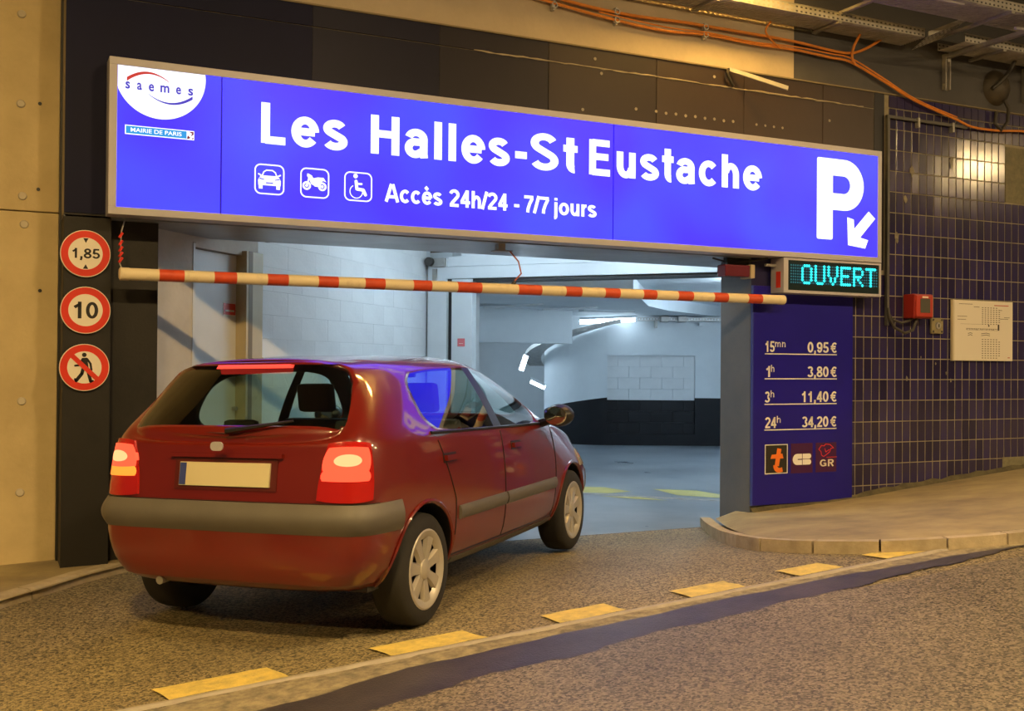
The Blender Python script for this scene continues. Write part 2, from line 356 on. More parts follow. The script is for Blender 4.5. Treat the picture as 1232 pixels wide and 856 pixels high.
for x0, x1, xa in ((.67,1.18,.045),(1.66,2.15,.06),(2.59,2.98,.02),(3.39,3.755,.02),(4.13,4.45,.03),(4.78,5.10,.04),(-.25,.22,.04),(-1.15,-.68,.04)):
    rows = []
    for i in range(7):
        t = i/6
        rows.append([(x0+(x1-x0)*t+xa*(1-j/3)+random.uniform(-.008,.008), 4.80+.19*j/3+random.uniform(-.006,.006), 0) for j in range(4)])
    rows = [[(x, y, zr(x, y)+.009) for x, y, _ in R] for R in rows]
    MB().grid(rows).build('yellow_dash', m_yellow, road)

# sidewalks with their kerb stones
def kerb_run(name, pts, wd, top, parent, seg, side):
    """kerb stones along a polyline; side=+1: sidewalk lies to the left of the walking direction"""
    P = [Vector(p) for p in pts]; d = [0]
    for a, b in zip(P, P[1:]): d.append(d[-1]+(b-a).length)
    def at(s):
        for i in range(len(P)-1):
            if s <= d[i+1] or i == len(P)-2:
                t = (s-d[i])/(d[i+1]-d[i]); return P[i].lerp(P[i+1], t)
    def nrm(s):
        t = (at(min(s+.15, d[-1]))-at(max(s-.15, 0))).normalized(); return Vector((-t.y, t.x))*side
    s = 0
    while s < d[-1]-.05:
        e = min(s+seg, d[-1]); e2 = e-.012; rows = []
        for i in range(5):
            q = s+(e2-s)*i/4; p = at(q); n = nrm(q); z = zr(p.x, p.y)
            rows.append([(p.x, p.y, z-.08), (p.x+n.x*.02, p.y+n.y*.02, z+top*.8), (p.x+n.x*.05, p.y+n.y*.05, z+top), (p.x+n.x*wd, p.y+n.y*wd, z+top), (p.x+n.x*wd, p.y+n.y*wd, z-.08)])
        m = MB().grid(rows)
        m.add(rows[0], [(4,3,2,1,0)]); m.add(rows[-1], [(0,1,2,3,4)])
        m.build('kerb_stone', m_kerb, parent)
        s = e
kr = [(5.66,7.62),(5.35,7.04),(5.02,6.46),(4.80,6.0),(4.72,5.72),(4.75,5.45),(4.84,5.25),(5.0,5.04),(5.25,4.88),(5.53,4.76),(5.83,4.68),(6.5,4.6),(8,4.56),(11,4.5)]
wr = [(5.97,7.70),(5.97,7.66),(5.97,7.62),(5.97,7.57),(6.1,7.56),(6.3,7.56),(6.6,7.56),(6.9,7.56),(7.3,7.56),(7.8,7.56),(8.6,7.56),(9.4,7.56),(10.4,7.56),(13,7.56)]
zw = lerp_tab([(5.7,.10),(5.9,.13),(7.06,.195),(8.07,.29),(9.35,.40),(13,.68)])
rows = []
for (kx, ky), (wx, wy) in zip(kr, wr):
    zk = zr(kx, ky)+.066
    R = []
    for j in range(9):
        t = j/8; s_ = t; R.append((kx+(wx-kx)*t, ky+(wy-ky)*t, zk+(zw(wx)-zk)*s_))
    rows.append(R)
def smooth_rows(rows, n):
    out = []
    for a, b in zip(rows, rows[1:]):
        for i in range(n): out.append([tuple(p+(q-p)*i/n for p, q in zip(A, B)) for A, B in zip(a, b)])
    return out + [rows[-1]]
sw = struct(MB().grid(smooth_rows(rows, 2)).build('floor_sidewalk', m_side, smooth=True), 'ochre-lit mortar sidewalk with rounded kerb corner below the tiled wall', 'sidewalk')
kerb_run('kerb', kr, .13, .075, sw, .36, -1)
kl = [(.90,7.52),(.72,7.36),(.55,7.205),(.35,6.975),(.21,6.857),(.08,6.735),(-.5,6.25),(-1.6,5.6),(-4,5.1),(-9,5.0)]
wl = [(1.02,7.62),(.80,7.64),(.62,7.82),(.42,7.84),(.3,7.84),(.1,7.84),(-.5,7.84),(-1.6,7.84),(-4,7.84),(-9,7.84)]
rows = [[(a+(c-a)*j/6, b+(d-b)*j/6, zr(a, b)+.05+.02*j/6) for j in range(7)] for (a, b), (c, d) in zip(kl, wl)]
swl = struct(MB().grid(smooth_rows(rows, 2)).build('floor_sidewalk_corner', m_side, smooth=True), 'short dusty sidewalk with pale kerb below the concrete wall and dark pillar', 'sidewalk')
kerb_run('kerb', kl, .13, .06, swl, .9, -1)

# ================================================================== FACADE
fac = thing('wall_facade', 'dark painted facade of panels around the garage opening', 'wall'); fac['kind'] = 'structure'
MB().box(.432, .722, 7.5, 7.86, -.2, 2.36).build('pillar', m_pill, fac, bevel=.006)
MB().box(.722, 1.03, 7.60, 7.88, -.2, 2.36).build('recessed_jamb', m_pill, fac, bevel=.004)
MB().box(.432, 7.44, 7.512, 8.36, 2.3462, 3.945).build('lintel', m_joint, fac)
MB().box(.432, 7.44, 7.50, 8.37, 2.336, 2.3465).build('soffit', m_soff, fac)
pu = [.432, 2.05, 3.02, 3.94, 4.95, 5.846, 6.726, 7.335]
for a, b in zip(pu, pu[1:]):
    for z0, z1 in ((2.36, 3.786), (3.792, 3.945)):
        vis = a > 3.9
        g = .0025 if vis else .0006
        MB().box(a+g, b-g, 7.500+random.uniform(-.002,.002), 7.53, z0, z1).build('panel', m_dark if a < 2 else PANEL_GLOW[0] if a < 3 else PANEL_GLOW[1] if a < 3.9 else PANEL_GLOW[2] if a < 4.9 else PANEL_GLOW[3], fac, bevel=.003)
MB().box(7.338, 7.458, 7.4985, 7.515, 2.30, 3.945).build('end_strip', mat('end_strip_paint', (0.008,0.008,0.014), 0.5), fac)
mh = MB()
for i in range(9): mh.disc((4.945+i*.098, 3.50-.004*(i % 2)), .013, frame_at(7.499), .004, 10)
for i in range(4): mh.disc((5.98+i*.095, 3.50), .011, frame_at(7.499), .004, 10)
for p in ((4.42,3.75),(4.25,3.44),(4.36,3.86),(5.53,3.86),(6.80,3.62),(4.75,3.50)): mh.disc(p, .013, frame_at(7.499), .004, 10)
tag(mh.build('drill_hole_plugs', mat('plug_filler', (0.35,0.32,0.27), 0.9), fac), 'small pale filled drill holes', kind='stuff')
# ragged mortar bead along the long joint
pts = [(3.3+i*.06, 7.497, 3.789+random.uniform(-.004,.004)) for i in range(66)]
MB().tube(pts, [random.uniform(.003,.009) for _ in pts], 5).build('mortar_bead', mat('pale_bead', (0.42,0.36,0.27), 0.9), fac)
# pier with price panel on the right of the opening
MB().box(5.93, 7.066, 7.5, 7.92, -.1, 2.338).build('pier', m_pier, fac)
pb = MB().box(5.935, 7.06, 7.492, 7.506, 1.98, 2.34); pb.build('pier_blue_paint', mat('pier_blue', (0.012,0.012,0.075), 0.4), fac)

# concrete wall on the left: two lifts of shuttered concrete with tie plugs
cw = thing('wall_left', 'yellow-lit shuttered concrete wall with tie plugs', 'wall'); cw['kind'] = 'structure'
MB().box(-9, .418, 7.8, 8.2, -.3, 2.384).build('concrete_lift', m_conc, cw, bevel=.006)
MB().box(-9, .418, 7.803, 8.2, 2.392, 5.3).build('concrete_lift', m_conc, cw, bevel=.006)
m_plug = mat('tie_plug', (0.55,0.50,0.40), 0.85)
for u, z in ((.179,3.685),(.18,3.093),(.196,2.486),(.208,2.30),(.205,1.135),(.201,.535),(-.6,3.1),(-.6,2.3),(-.6,1.1)):
    MB().lathe([(.001,.012),(.022,.012),(.028,0)], (u, 7.80, z), (0,-1,0), 14).build('tie_plug', m_plug, cw, smooth=True)
mh = MB()
for u, z in ((.295,3.106),(.291,2.537),(.308,1.866)): mh.disc((u, z), .012, frame_at(7.798), .003, 10)
mh.build('bolt_hole', m_black, cw)
MB().box(.418, .432, 7.75, 8.2, -.2, 5.3).build('movement_joint', m_black, cw)

# beam over the facade: bare beige concrete, then dark paint
bw = thing('wall_beam', 'long concrete beam above the facade, beige then painted dark grey', 'wall'); bw['kind'] = 'structure'
MB().box(.432, 6.388, 7.495, 8.3, 3.948, 5.35).build('beam_bare', m_beam, bw, bevel=.004)
MB().box(6.390, 14, 7.497, 8.3, 3.948, 5.35).build('beam_painted', m_beamd, bw, bevel=.004)
MB().box(.432, 14, 7.488, 7.5, 3.938, 3.950).build('ledge_bead', mat('ledge_mortar', (0.25,0.21,0.14), .9, bump=.5), bw)

# ================================================================== TILED WALL
tw = MB().box(7.07, 14, 7.505, 7.9, -.2, 3.948).build('wall_tiled', m_grout)
struct(tw, 'wall of tall dark blue glazed tiles with pale grout beside the entrance', 'wall')
PU, PZ = .0969, .1945
tme = {}
def tile_mesh(k):
    if k in tme: return tme[k]
    m = MB(); hw, hh = PU/2-.0050, PZ/2-.0042; b = .003
    o = [(-hw,-hh),(hw,-hh),(hw,hh),(-hw,hh)]; i_ = [(-hw+b,-hh+b),(hw-b,-hh+b),(hw-b,hh-b),(-hw+b,hh-b)]
    vs = [(x,.008,z) for x,z in o]+[(x,.002,z) for x,z in o]+[(x,-.0005,z) for x,z in i_]
    m.add(vs, [(0,1,5,4),(1,2,6,5),(2,3,7,6),(3,0,4,7),(4,5,9,8),(5,6,10,9),(6,7,11,10),(7,4,8,11),(8,9,10,11)])
    me = bpy.data.meshes.new('tile'); me.from_pydata(m.v, [], m.f); me.materials.append(m_tile); me.update()
    tme[k] = me
    return me
cells = []
for c in range(0, 70):
    for r in range(-6, 14):
        u = 7.128+PU*(c-1)+PU/2; z = 1.288+PZ*r+PZ/2
        if z-PZ/2 > 3.80 or z+PZ/2 < zw(u)-.02: continue
        if z > 3.75: continue
        if 9.07 < u < 9.5 and 3.05 < z < 3.60: continue          # tiles knocked off: bare mortar
        if u > 9.04 and z < .50+.03*(u-9): continue
        if u < 7.47 and z > 2.30: continue
        behind = (u < 7.26 and z > 2.02) or u < 7.03
        cells.append((behind, (u*u+7.5**2+(z-1.4)**2), u, z))
vis = sorted([c for c in cells if not c[0] and c[2] < 9.42], key=lambda c: c[1])
ind = vis[:300]; rest = [c for c in cells if c not in ind and c[2] > 7.0]
for _, _, u, z in ind:
    o = link('tile', tile_mesh(0), tw); o.location = (u, 7.5+random.uniform(-.0008,.0008), z)
    o.rotation_euler = (random.gauss(0,.007), 0, random.gauss(0,.007))
mr_ = MB(); base = tile_mesh(0)
for _, _, u, z in rest: mr_.add([(v.co.x+u, v.co.y+7.5, v.co.z+z) for v in base.vertices], [tuple(p.vertices) for p in base.polygons])
tag(mr_.build('tiles_beyond', m_tile, tw), kind='stuff')
# cut course along the top, broken mortar patches, dirty foot
mt = MB()
for c in range(5, 70):
    u = 7.128+PU*(c-1)+PU/2; mt.box(u-PU/2+.003, u+PU/2-.003, 7.4935, 7.51, 3.822, 3.93)
tag(mt.build('cut_tile_course', m_tile, tw), kind='stuff')
m_patch = mat('bare_mortar', (0.24,0.22,0.14), 0.95, col2=(0.15,0.14,0.09), vscale=14, bump=0.8, bscale=25)
MB().box(9.07, 9.52, 7.497, 7.51, 3.05, 3.60).build('bare_mortar_patch', m_patch, tw)
MB().box(9.04, 14, 7.497, 7.51, .2, .52).build('bare_mortar_foot', m_patch, tw)
rows = []
for i in range(60):
    u = 5.93+i*.12; z = zw(u); j = random.uniform(0,.02); rows.append([(u, 7.44, z-.03), (u, 7.455+j, z+.012+j), (u, 7.485, z+.03+j*1.4), (u, 7.51, z+.035+j*1.5)])
MB().grid(rows).build('dirty_foot', m_dirt, sw, smooth=True)
# scuffs of old glue on a few tiles
m_glue = mat('glue_residue', (0.30,0.27,0.20), 0.8, col2=(0.12,0.11,0.09), vscale=20)
for u, z, s in ((7.80,3.25,.06),(7.72,2.98,.05),(8.32,3.38,.07),(7.62,2.62,.06),(7.75,1.30,.03),(8.32,1.28,.02),(8.26,1.35,.018),(8.12,1.44,.016),(7.93,1.50,.014)):
    n = 9; pl = [(u+s*random.uniform(.4,1)*.6*math.cos(k*2*math.pi/n), z+s*random.uniform(.5,1.1)*math.sin(k*2*math.pi/n)) for k in range(n)]
    MB().prism(pl, frame_at(7.4925), .0015).build('glue_scuff', m_glue, tw)

# ================================================================== LIGHT-BOX SIGN
sg = thing('entrance_sign', 'long illuminated blue lightbox sign naming the car park, with large white P', 'sign', (3.96, 7.4, 2.342))
def S(o):   # keep world positions for children of the sign
    o.matrix_parent_inverse = o.parent.matrix_world.inverted() if False else Matrix.Translation(-o.parent.location); return o
YF = 7.3
m_blue = emit('sign_blue_film', (0.070, 0.056, 2.6), 1.0, var=.45, vscale=1.1)
m_lit = emit('sign_white_film', (0.92, 0.98, 1.15), 1.15, base=(.3,.3,.3))
m_redlit = emit('sign_red_film', (0.72, 0.05, 0.04), 0.85)
m_indigo = emit('sign_indigo_film', (0.08, 0.06, 0.62), 0.9)
m_cyan = emit('sign_cyan_film', (0.02, 0.36, 0.85), 0.95)
S(MB().box(.70, 7.22, 7.318, 7.47, 2.36, 3.335).build('cabinet', m_alu, sg))
for nm, a, b, c, d in (('frame_rail',.68,7.238,2.342,2.391),('frame_rail',.68,7.238,3.300,3.350),('frame_stile',.68,.730,2.391,3.300),('frame_stile',7.190,7.238,2.391,3.300)):
    S(MB().box(a, b, 7.300, 7.47, c, d).build(nm, m_alu, sg, bevel=.003))
for a, b in ((.730,1.379),(1.391,4.417),(4.429,7.190)):
    S(MB().box(a, b, 7.306, 7.318, 2.391, 3.300).build('blue_panel', m_blue, sg))
m_gap = emit('sign_joint', (0.03,0.0,0.55), .55)
for u in (1.385, 4.423): S(MB().box(u-.006, u+.006, 7.311, 7.318, 2.391, 3.300).build('panel_joint', m_gap, sg))
FR = frame_at(7.306); FR2 = frame_at(7.3035); FR3 = frame_at(7.3015)
for nm, s_, a, b in (('Les','Les',1.648,2.253),('Halles','Halles',2.423,3.514),('dash','-',3.560,3.658),('St','St',3.690,4.097),('Eustache','Eustache',4.202,5.887)):
    S(lettering('lettering', s_, a, b, 2.889, .275, FR, m_lit, sg, weight=1.16, track=.07))
for s_, a, b in (('Accès',2.530,2.972),('24h/24',3.026,3.499),('-',3.555,3.597),('7/7',3.639,3.852),('jours',3.895,4.271)):
    S(lettering('lettering', s_, a, b, 2.555, .127, FR, m_lit, sg, weight=1.08))
# P with arrow
P = MB(); bowl = [(6.80+.225*math.cos(t), 3.008+.225*math.sin(t)) for t in [math.pi/2-math.pi*i/20 for i in range(21)]]
inn = [(6.79+.078*math.cos(t), 3.008+.078*math.sin(t)) for t in [math.pi/2-math.pi*i/20 for i in range(21)]]
P.prism(rrect(6.489, 6.667, 2.520, 3.233, .018), FR, .003)
O_, R_, U_, N_ = FR
oo = [(6.60,3.233)]+bowl+[(6.60,2.783)]; ii = [(6.60,3.086)]+inn+[(6.60,2.930)]
for i in range(len(oo)-1):
    q = [oo[i],oo[i+1],ii[i+1],ii[i]]; P.prism(q, FR, .0028)
S(P.build('parking_letter', m_lit, sg))
S(MB().prism([(6.846,2.482),(6.836,2.728),(6.910,2.712),(6.915,2.628),(7.085,2.795),(7.162,2.735),(6.985,2.556),(7.080,2.538),(7.045,2.462)], FR, .003).build('arrow', m_lit, sg))
# operator logo: white disc cut by the frame, red and blue arcs, word
cx, cz, rr = .995, 3.262, .284
pl = []
for i in range(81):
    a = math.radians(200 + 165*i/80)
pts = [(cx+rr*1.0*math.cos(a), cz+rr*math.sin(a)) for a in [math.pi*2*i/90 for i in range(91)]]
pl = [(max(x, .731), min(z, 3.2995)) for x, z in pts]
cl = []
for p in pl:
    if not cl or (abs(cl[-1][0]-p[0])+abs(cl[-1][1]-p[1])) > 1e-4: cl.append(p)
if abs(cl[0][0]-cl[-1][0])+abs(cl[0][1]-cl[-1][1]) < 1e-4: cl.pop()
# clamp corner: insert the true corner of the panel
out = []
for i, p in enumerate(cl):
    out.append(p); q = cl[(i+1) % len(cl)]
    if abs(p[1]-3.2995) < 1e-6 and abs(q[0]-.731) < 1e-6 and p[0] > .7311: out.append((.731, 3.2995))
cl2 = []
for p in out:
    if not cl2 or (abs(cl2[-1][0]-p[0])+abs(cl2[-1][1]-p[1])) > 2e-4: cl2.append(p)
S(MB().prism(cl2, FR, .002).build('logo_disc', m_lit, sg))
def arc_band(a, b, peak, w0, w1, fr, t):
    """crescent: tapering band through a..b bulging by peak"""
    m = MB(); n = 20; top = []; bot = []
    for i in range(n+1):
        t_ = i/n; x = a[0]+(b[0]-a[0])*t_; y = a[1]+(b[1]-a[1])*t_+peak*4*t_*(1-t_); w_ = (w0+(w1-w0)*t_)/2
        top.append((x, y+w_)); bot.append((x, y-w_))
    for i in range(n): m.prism([bot[i],bot[i+1],top[i+1],top[i]], fr, t)
    return m
S(arc_band((.785,3.214),(1.046,3.224),.050,.026,.004,FR2,.0015).build('logo_arc', m_redlit, sg))
S(arc_band((.915,3.135),(1.196,3.138),-.052,.003,.022,FR2,.0015).build('logo_arc', m_indigo, sg))
for ch, a, b in (('s',.777,.805),('a',.848,.878),('e',.920,.953),('m',.992,1.048),('e',1.090,1.122),('s',1.167,1.199)):
    S(text('logo_letter', ch, a, b, 3.153, .067, FR2, m_indigo, sg, off=.025, t=.0015))
S(MB().prism([(.777,2.861),(1.209,2.861),(1.209,2.921),(.777,2.921)], FR, .0018).build('banner_border', m_lit, sg))
S(MB().prism([(.783,2.867),(1.160,2.867),(1.160,2.915),(.783,2.915)], FR2, .0012).build('banner', m_cyan, sg))
S(text('banner_text', 'MAIRIE DE PARIS', .812, 1.128, 2.879, .026, frame_at(7.302), m_lit, sg, off=.01, t=.001))
bt = MB(); bt.prism([(1.162,2.867),(1.168,2.890),(1.185,2.875),(1.175,2.867)], FR2, .0012); bt.prism([(1.172,2.915),(1.204,2.915),(1.204,2.895),(1.185,2.885),(1.195,2.903)], FR2, .0012); bt.prism([(1.19,2.867),(1.204,2.867),(1.204,2.880)], FR2, .0012)
S(bt.build('banner_ship', emit('banner_crimson', (0.30,0.02,0.05), .7), sg))
# three pictograms in rounded frames
for x0 in (1.606, 1.920, 2.232):
    m = MB(); outline(m, rrect(x0, x0+.204, 2.541, 2.747, .042), rrect(x0+.009, x0+.195, 2.550, 2.738, .034), FR, .002)
    S(m.build('pictogram_frame', m_lit, sg))
def at_(x0, pts): return [(x0+x*.204, 2.541+y*.206) for x, y in pts]
c = MB(); x0 = 1.606
c.prism(at_(x0, [(.13,.30),(.12,.46),(.17,.56),(.25,.62),(.75,.62),(.83,.56),(.88,.46),(.87,.30)]), FR, .002)
c.prism(at_(x0, [(.15,.18),(.27,.18),(.27,.31),(.14,.31)]), FR, .002); c.prism(at_(x0, [(.73,.18),(.85,.18),(.86,.31),(.73,.31)]), FR, .002)
c.stroke(at_(x0, [(.25,.60),(.31,.74),(.40,.80),(.60,.80),(.69,.74),(.75,.60)]), .008, FR, .002)
c.stroke(at_(x0, [(.14,.66),(.23,.61)]), .010, FR, .002); c.stroke(at_(x0, [(.86,.66),(.77,.61)]), .010, FR, .002)
S(c.build('car_pictogram', m_lit, sg))
d = MB(); d.prism(at_(x0, [(.38,.36),(.62,.36),(.62,.40),(.38,.40)]), FR2, .001); d.prism(at_(x0, [(.16,.50),(.32,.47),(.32,.50),(.17,.54)]), FR2, .001); d.prism(at_(x0, [(.84,.50),(.68,.47),(.68,.50),(.83,.54)]), FR2, .001)
S(d.build('car_pictogram_gaps', m_blue, sg))
c = MB(); x0 = 1.920
for cxp in (.22, .76): c.ring((x0+cxp*.204, 2.541+.40*.206), .017, .030, FR, .002, 24); c.disc((x0+cxp*.204, 2.541+.40*.206), .010, FR, .002, 14)
c.prism(at_(x0, [(.22,.74),(.34,.76),(.46,.66),(.60,.70),(.80,.70),(.90,.56),(.78,.60),(.66,.46),(.52,.40),(.38,.46),(.30,.62)]), FR, .002)
c.stroke(at_(x0, [(.22,.40),(.31,.70)]), .010, FR, .002); c.stroke(at_(x0, [(.26,.78),(.38,.72)]), .012, FR, .002); c.stroke(at_(x0, [(.5,.42),(.76,.40)]), .012, FR, .002)
S(c.build('motorcycle_pictogram', m_lit, sg))
c = MB(); x0 = 2.232
c.disc((x0+.40*.204, 2.541+.86*.206), .016, FR, .002, 20)
c.stroke(at_(x0, [(.42,.68),(.45,.42),(.68,.40),(.76,.24)]), .022, FR, .002); c.stroke(at_(x0, [(.44,.60),(.62,.60)]), .013, FR, .002)
c.ring((x0+.43*.204, 2.541+.33*.206), .043, .049, FR, .002, 30, math.radians(120), math.radians(370))
S(c.build('wheelchair_pictogram', m_lit, sg))
# hangers under the sign
S(MB().box(3.545, 3.60, 7.55, 7.62, 2.28, 2.338).box(3.52, 3.66, 7.54, 7.64, 2.278, 2.286).build('hanger_bracket', m_steel, sg))

# ================================================================== OPEN / FULL DISPLAY
db = thing('led_display', 'small framed LED display reading OUVERT below the sign', 'display', (6.68, 7.4, 2.036))
S(MB().box(6.123, 7.234, 7.31, 7.47, 2.036, 2.336).build('housing', m_alu, db, bevel=.003))
for nm, a, b, c_, d in (('bezel',6.123,7.234,2.036,2.060),('bezel',6.123,7.234,2.318,2.336),('bezel',6.123,6.172,2.060,2.318),('bezel',7.210,7.234,2.060,2.318)):
    S(MB().box(a, b, 7.30, 7.312, c_, d).build(nm, m_alu, db))
S(MB().box(6.172, 7.210, 7.305, 7.311, 2.060, 2.318).build('screen', mat('led_screen', (0.006,0.02,0.025), 0.25), db))
GL = {'O':['01110','10001','10001','10001','10001','10001','01110'],'U':['10001']*6+['01110'],'V':['10001','10001','10001','10001','01010','01010','00100'],'E':['11111','10000','10000','11110','10000','10000','11111'],'R':['11110','10001','10001','11110','10100','10010','10001'],'T':['11111']+['00100']*6}
m_led = emit('led_cyan', (0.02,0.95,1.0), 2.2); m_ledoff = emit('led_halo', (0.0,0.22,0.30), .55)
pitch = .0246
S_off = MB()
ci = 0
for k in range(41):
    for r in range(7):
        u = 6.330+(k-5)*.02442; z = 2.276-r*pitch
        S_off.disc((u, z), .0085, frame_at(7.305), .001, 6)
tag(S(S_off.build('glowing_off_leds', m_ledoff, db)), kind='stuff')  # off LEDs given a faint glow of their own
for li, ch in enumerate('OUVERT'):
    m = MB(); g = GL[ch]
    for r in range(7):
        for q in range(5):
            if g[r][q] == '1': m.disc((6.330+li*.1465+q*.02442, 2.276-r*pitch), .0118, frame_at(7.304), .003, 8)
    tag(S(m.build('led_letter', m_led, db)), kind='stuff')
S(MB().box(6.02, 6.125, 7.40, 7.43, 2.265, 2.285).build('bracket_arm', m_steel, db))
S(MB().box(6.126, 6.1275, 7.33, 7.36, 2.09, 2.20).box(6.1215,6.123,7.34,7.40,2.08,2.22).build('side_sticker', m_red, db))

# ================================================================== PRICE PANEL
pp = thing('price_board', 'dark blue tariff board listing parking prices by the entrance', 'sign', (6.5, 7.48, .2))
m_navy = mat('navy_panel', (0.014,0.009,0.30), 0.28, spec=0.4, col2=(0.011,0.008,0.24), vscale=1.3)
S(MB().box(5.932, 7.062, 7.470, 7.487, .20, 2.10).build('board', m_navy, pp, bevel=.002))
S(MB().box(5.925, 5.937, 7.466, 7.488, .20, 2.10).build('edge_trim', mat('blue_trim', (0.03,0.05,0.35), .4), pp))
m_ptxt = mat('price_lettering', (0.86,0.84,0.82), 0.5)
FP = frame_at(7.4695)
rowsP = ((1.527,'15',6.066,6.168,'mn',6.174,6.287,'0,95',6.537,6.778),(1.310,'1',6.076,6.119,'h',6.132,6.165,'3,80',6.537,6.778),(1.088,'3',6.064,6.118,'h',6.128,6.165,'11,40',6.474,6.778),(.865,'24',6.068,6.190,'h',6.198,6.238,'34,20',6.478,6.778))
for z, a, a0, a1, b, b0, b1, p_, p0, p1 in rowsP:
    S(lettering('duration', a, a0, a1, z, .095, FP, m_ptxt, pp, t=.002)); S(lettering('unit', b, b0, b1, z+.045, .060, FP, m_ptxt, pp, weight=.55, t=.002))
    S(lettering('price', p_, p0, p1, z, .095, FP, m_ptxt, pp, t=.002)); S(lettering('euro', '€', 6.803, 6.872, z, .095, FP, m_ptxt, pp, weight=.9, t=.002))
    S(MB().box(6.062, 6.873, 7.4675, 7.4705, z-.020, z-.012).build('underline', m_ptxt, pp))
m = MB(); outline(m, [(6.068,.466),(6.317,.466),(6.317,.722),(6.068,.722)], [(6.075,.473),(6.310,.473),(6.310,.715),(6.075,.715)], FP, .003); S(m.build('badge_border', m_ptxt, pp))
S(MB().box(6.072, 6.312, 7.468, 7.471, .470, .718).build('badge', mat('badge_black', (0.02,0.018,0.012), .5), pp))
c = MB(); FB = frame_at(7.468)
c.stroke([(6.225,.685),(6.198,.535)], .045, FB, .002, False); c.prism([(6.13,.598),(6.27,.598),(6.258,.640),(6.142,.632)], FB, .0026); c.ring((6.222,.537), .020, .062, FB, .0031, 14, math.radians(175), math.radians(285)); c.prism([(6.225,.475),(6.262,.482),(6.255,.52),(6.225,.512)], FB, .0036)
S(c.build('badge_letter', mat('badge_orange', (0.85,0.20,0.02), .5), pp))
m_maroon = mat('badge_maroon', (0.055,0.006,0.07), .4)
S(MB().box(6.355, 6.60, 7.4685, 7.471, .462, .725).build('badge', m_maroon, pp)); S(MB().box(6.635, 6.875, 7.4685, 7.471, .462, .725).build('badge', m_maroon, pp))
c = MB()
def halfpill(x0, x1, z0, z1, leftround):
    r = (z1-z0)/2
    if leftround: return [(x1,z0),(x1,z1)]+[(x0+r+r*math.cos(a), z0+r+r*math.sin(a)) for a in [math.pi/2+math.pi*i/10 for i in range(11)]]
    return [(x0,z1),(x0,z0)]+[(x1-r+r*math.cos(a), z0+r+r*math.sin(a)) for a in [-math.pi/2+math.pi*i/10 for i in range(11)]]
c.prism(halfpill(6.375,6.478,.535,.632,True), frame_at(7.4685), .002)
c.prism(halfpill(6.486,6.582,.587,.632,False), frame_at(7.4685), .002); c.prism(halfpill(6.486,6.582,.535,.582,False), frame_at(7.4685), .002)
S(c.build('bank_card_emblem', m_ptxt, pp)); S(MB().box(6.43,6.478,7.466,7.468,.579,.588).build('badge_gap', m_maroon, pp))
S(lettering('emblem_text', 'GR', 6.683, 6.842, .512, .062, frame_at(7.4685), m_signw, pp, t=.002))
c = MB(); c.stroke([(6.67,.665),(6.70,.70),(6.73,.695),(6.75,.712),(6.80,.705),(6.84,.675),(6.81,.672),(6.795,.64),(6.755,.615),(6.725,.60),(6.70,.615),(6.695,.645),(6.67,.665)], .006, frame_at(7.4685), .002); c.stroke([(6.74,.67),(6.75,.64),(6.79,.66)], .006, frame_at(7.4685), .002); c.stroke([(6.76,.593),(6.878,.593)], .005, frame_at(7.4685), .002)
S(c.build('badge_outline', mat('badge_red_line', (0.75,0.04,0.05), .5), pp))
# ================================================================== ROUND SIGNS
def round_sign(u, z, label, name):
    t = thing(name, label, 'traffic sign', (u, 7.49, z-.15)); f = frame_at(7.478); r = .152
    S(MB().disc((u, z), r, frame_at(7.496), .018, 48).build('plate', mat('sign_edge_white', (0.75,0.70,0.6), .4), t))
    S(MB().ring((u, z), .104, .147, f, .002, 48).build('red_ring', m_red, t))
    S(MB().disc((u, z), .104, f, .0015, 40).build('white_field', m_signw, t))
    return t
F3 = frame_at(7.4755)
t = round_sign(.563, 2.097, 'round red-rimmed height limit sign reading 1,85', 'height_limit_sign')
S(lettering('number', '1,85', .482, .650, 2.066, .064, F3, m_signk, t, t=.001))
S(MB().prism([(.548,2.196),(.580,2.196),(.564,2.165)], F3, .001).build('arrowhead', m_signk, t)); S(MB().prism([(.548,1.998),(.580,1.998),(.564,2.028)], F3, .001).build('arrowhead', m_signk, t))
t = round_sign(.567, 1.731, 'round red-rimmed speed limit sign reading 10', 'speed_limit_sign')
S(lettering('number', '10', .494, .643, 1.677, .108, F3, m_signk, t, t=.001))
t = round_sign(.564, 1.361, 'round sign forbidding pedestrians with red bar across walking figure', 'no_pedestrian_sign')
m = MB(); m.disc((.562,1.442), .014, F3, .001, 16)
m.prism([(.548,1.422),(.580,1.424),(.588,1.362),(.552,1.356)], F3, .001)
for pts, w_ in (([(.560,1.365),(.548,1.320),(.515,1.276)],.021),([(.577,1.365),(.590,1.320),(.602,1.272)],.020),([(.552,1.415),(.530,1.375),(.508,1.372)],.013),([(.580,1.415),(.600,1.385),(.606,1.345)],.013),([(.515,1.276),(.508,1.285)],.014),([(.602,1.272),(.615,1.274)],.012)): m.stroke(pts, w_, F3, .001)
S(m.build('walking_figure', m_signk, t)); S(MB().stroke([(.489,1.436),(.640,1.288)], .030, frame_at(7.474), .001, False).build('red_bar', m_red, t))

# ================================================================== HANGING HEIGHT BAR
hb = thing('height_bar', 'red and cream striped height limit bar hanging under the sign', 'barrier', (3.46, 7.35, 1.92))
A_, B_ = Vector((.766, 7.35, 1.966)), Vector((6.158, 7.35, 1.975)); L_ = (B_-A_).length; dr = (B_-A_).normalized()
m_cream = mat('cream_bar_paint', (0.78,0.68,0.46), 0.45, col2=(0.60,0.50,0.33), vscale=9, thr=(0.25,0.45)); m_barred = mat('red_bar_paint', (0.68,0.085,0.025), 0.45, col2=(0.55,0.06,0.02), vscale=8)
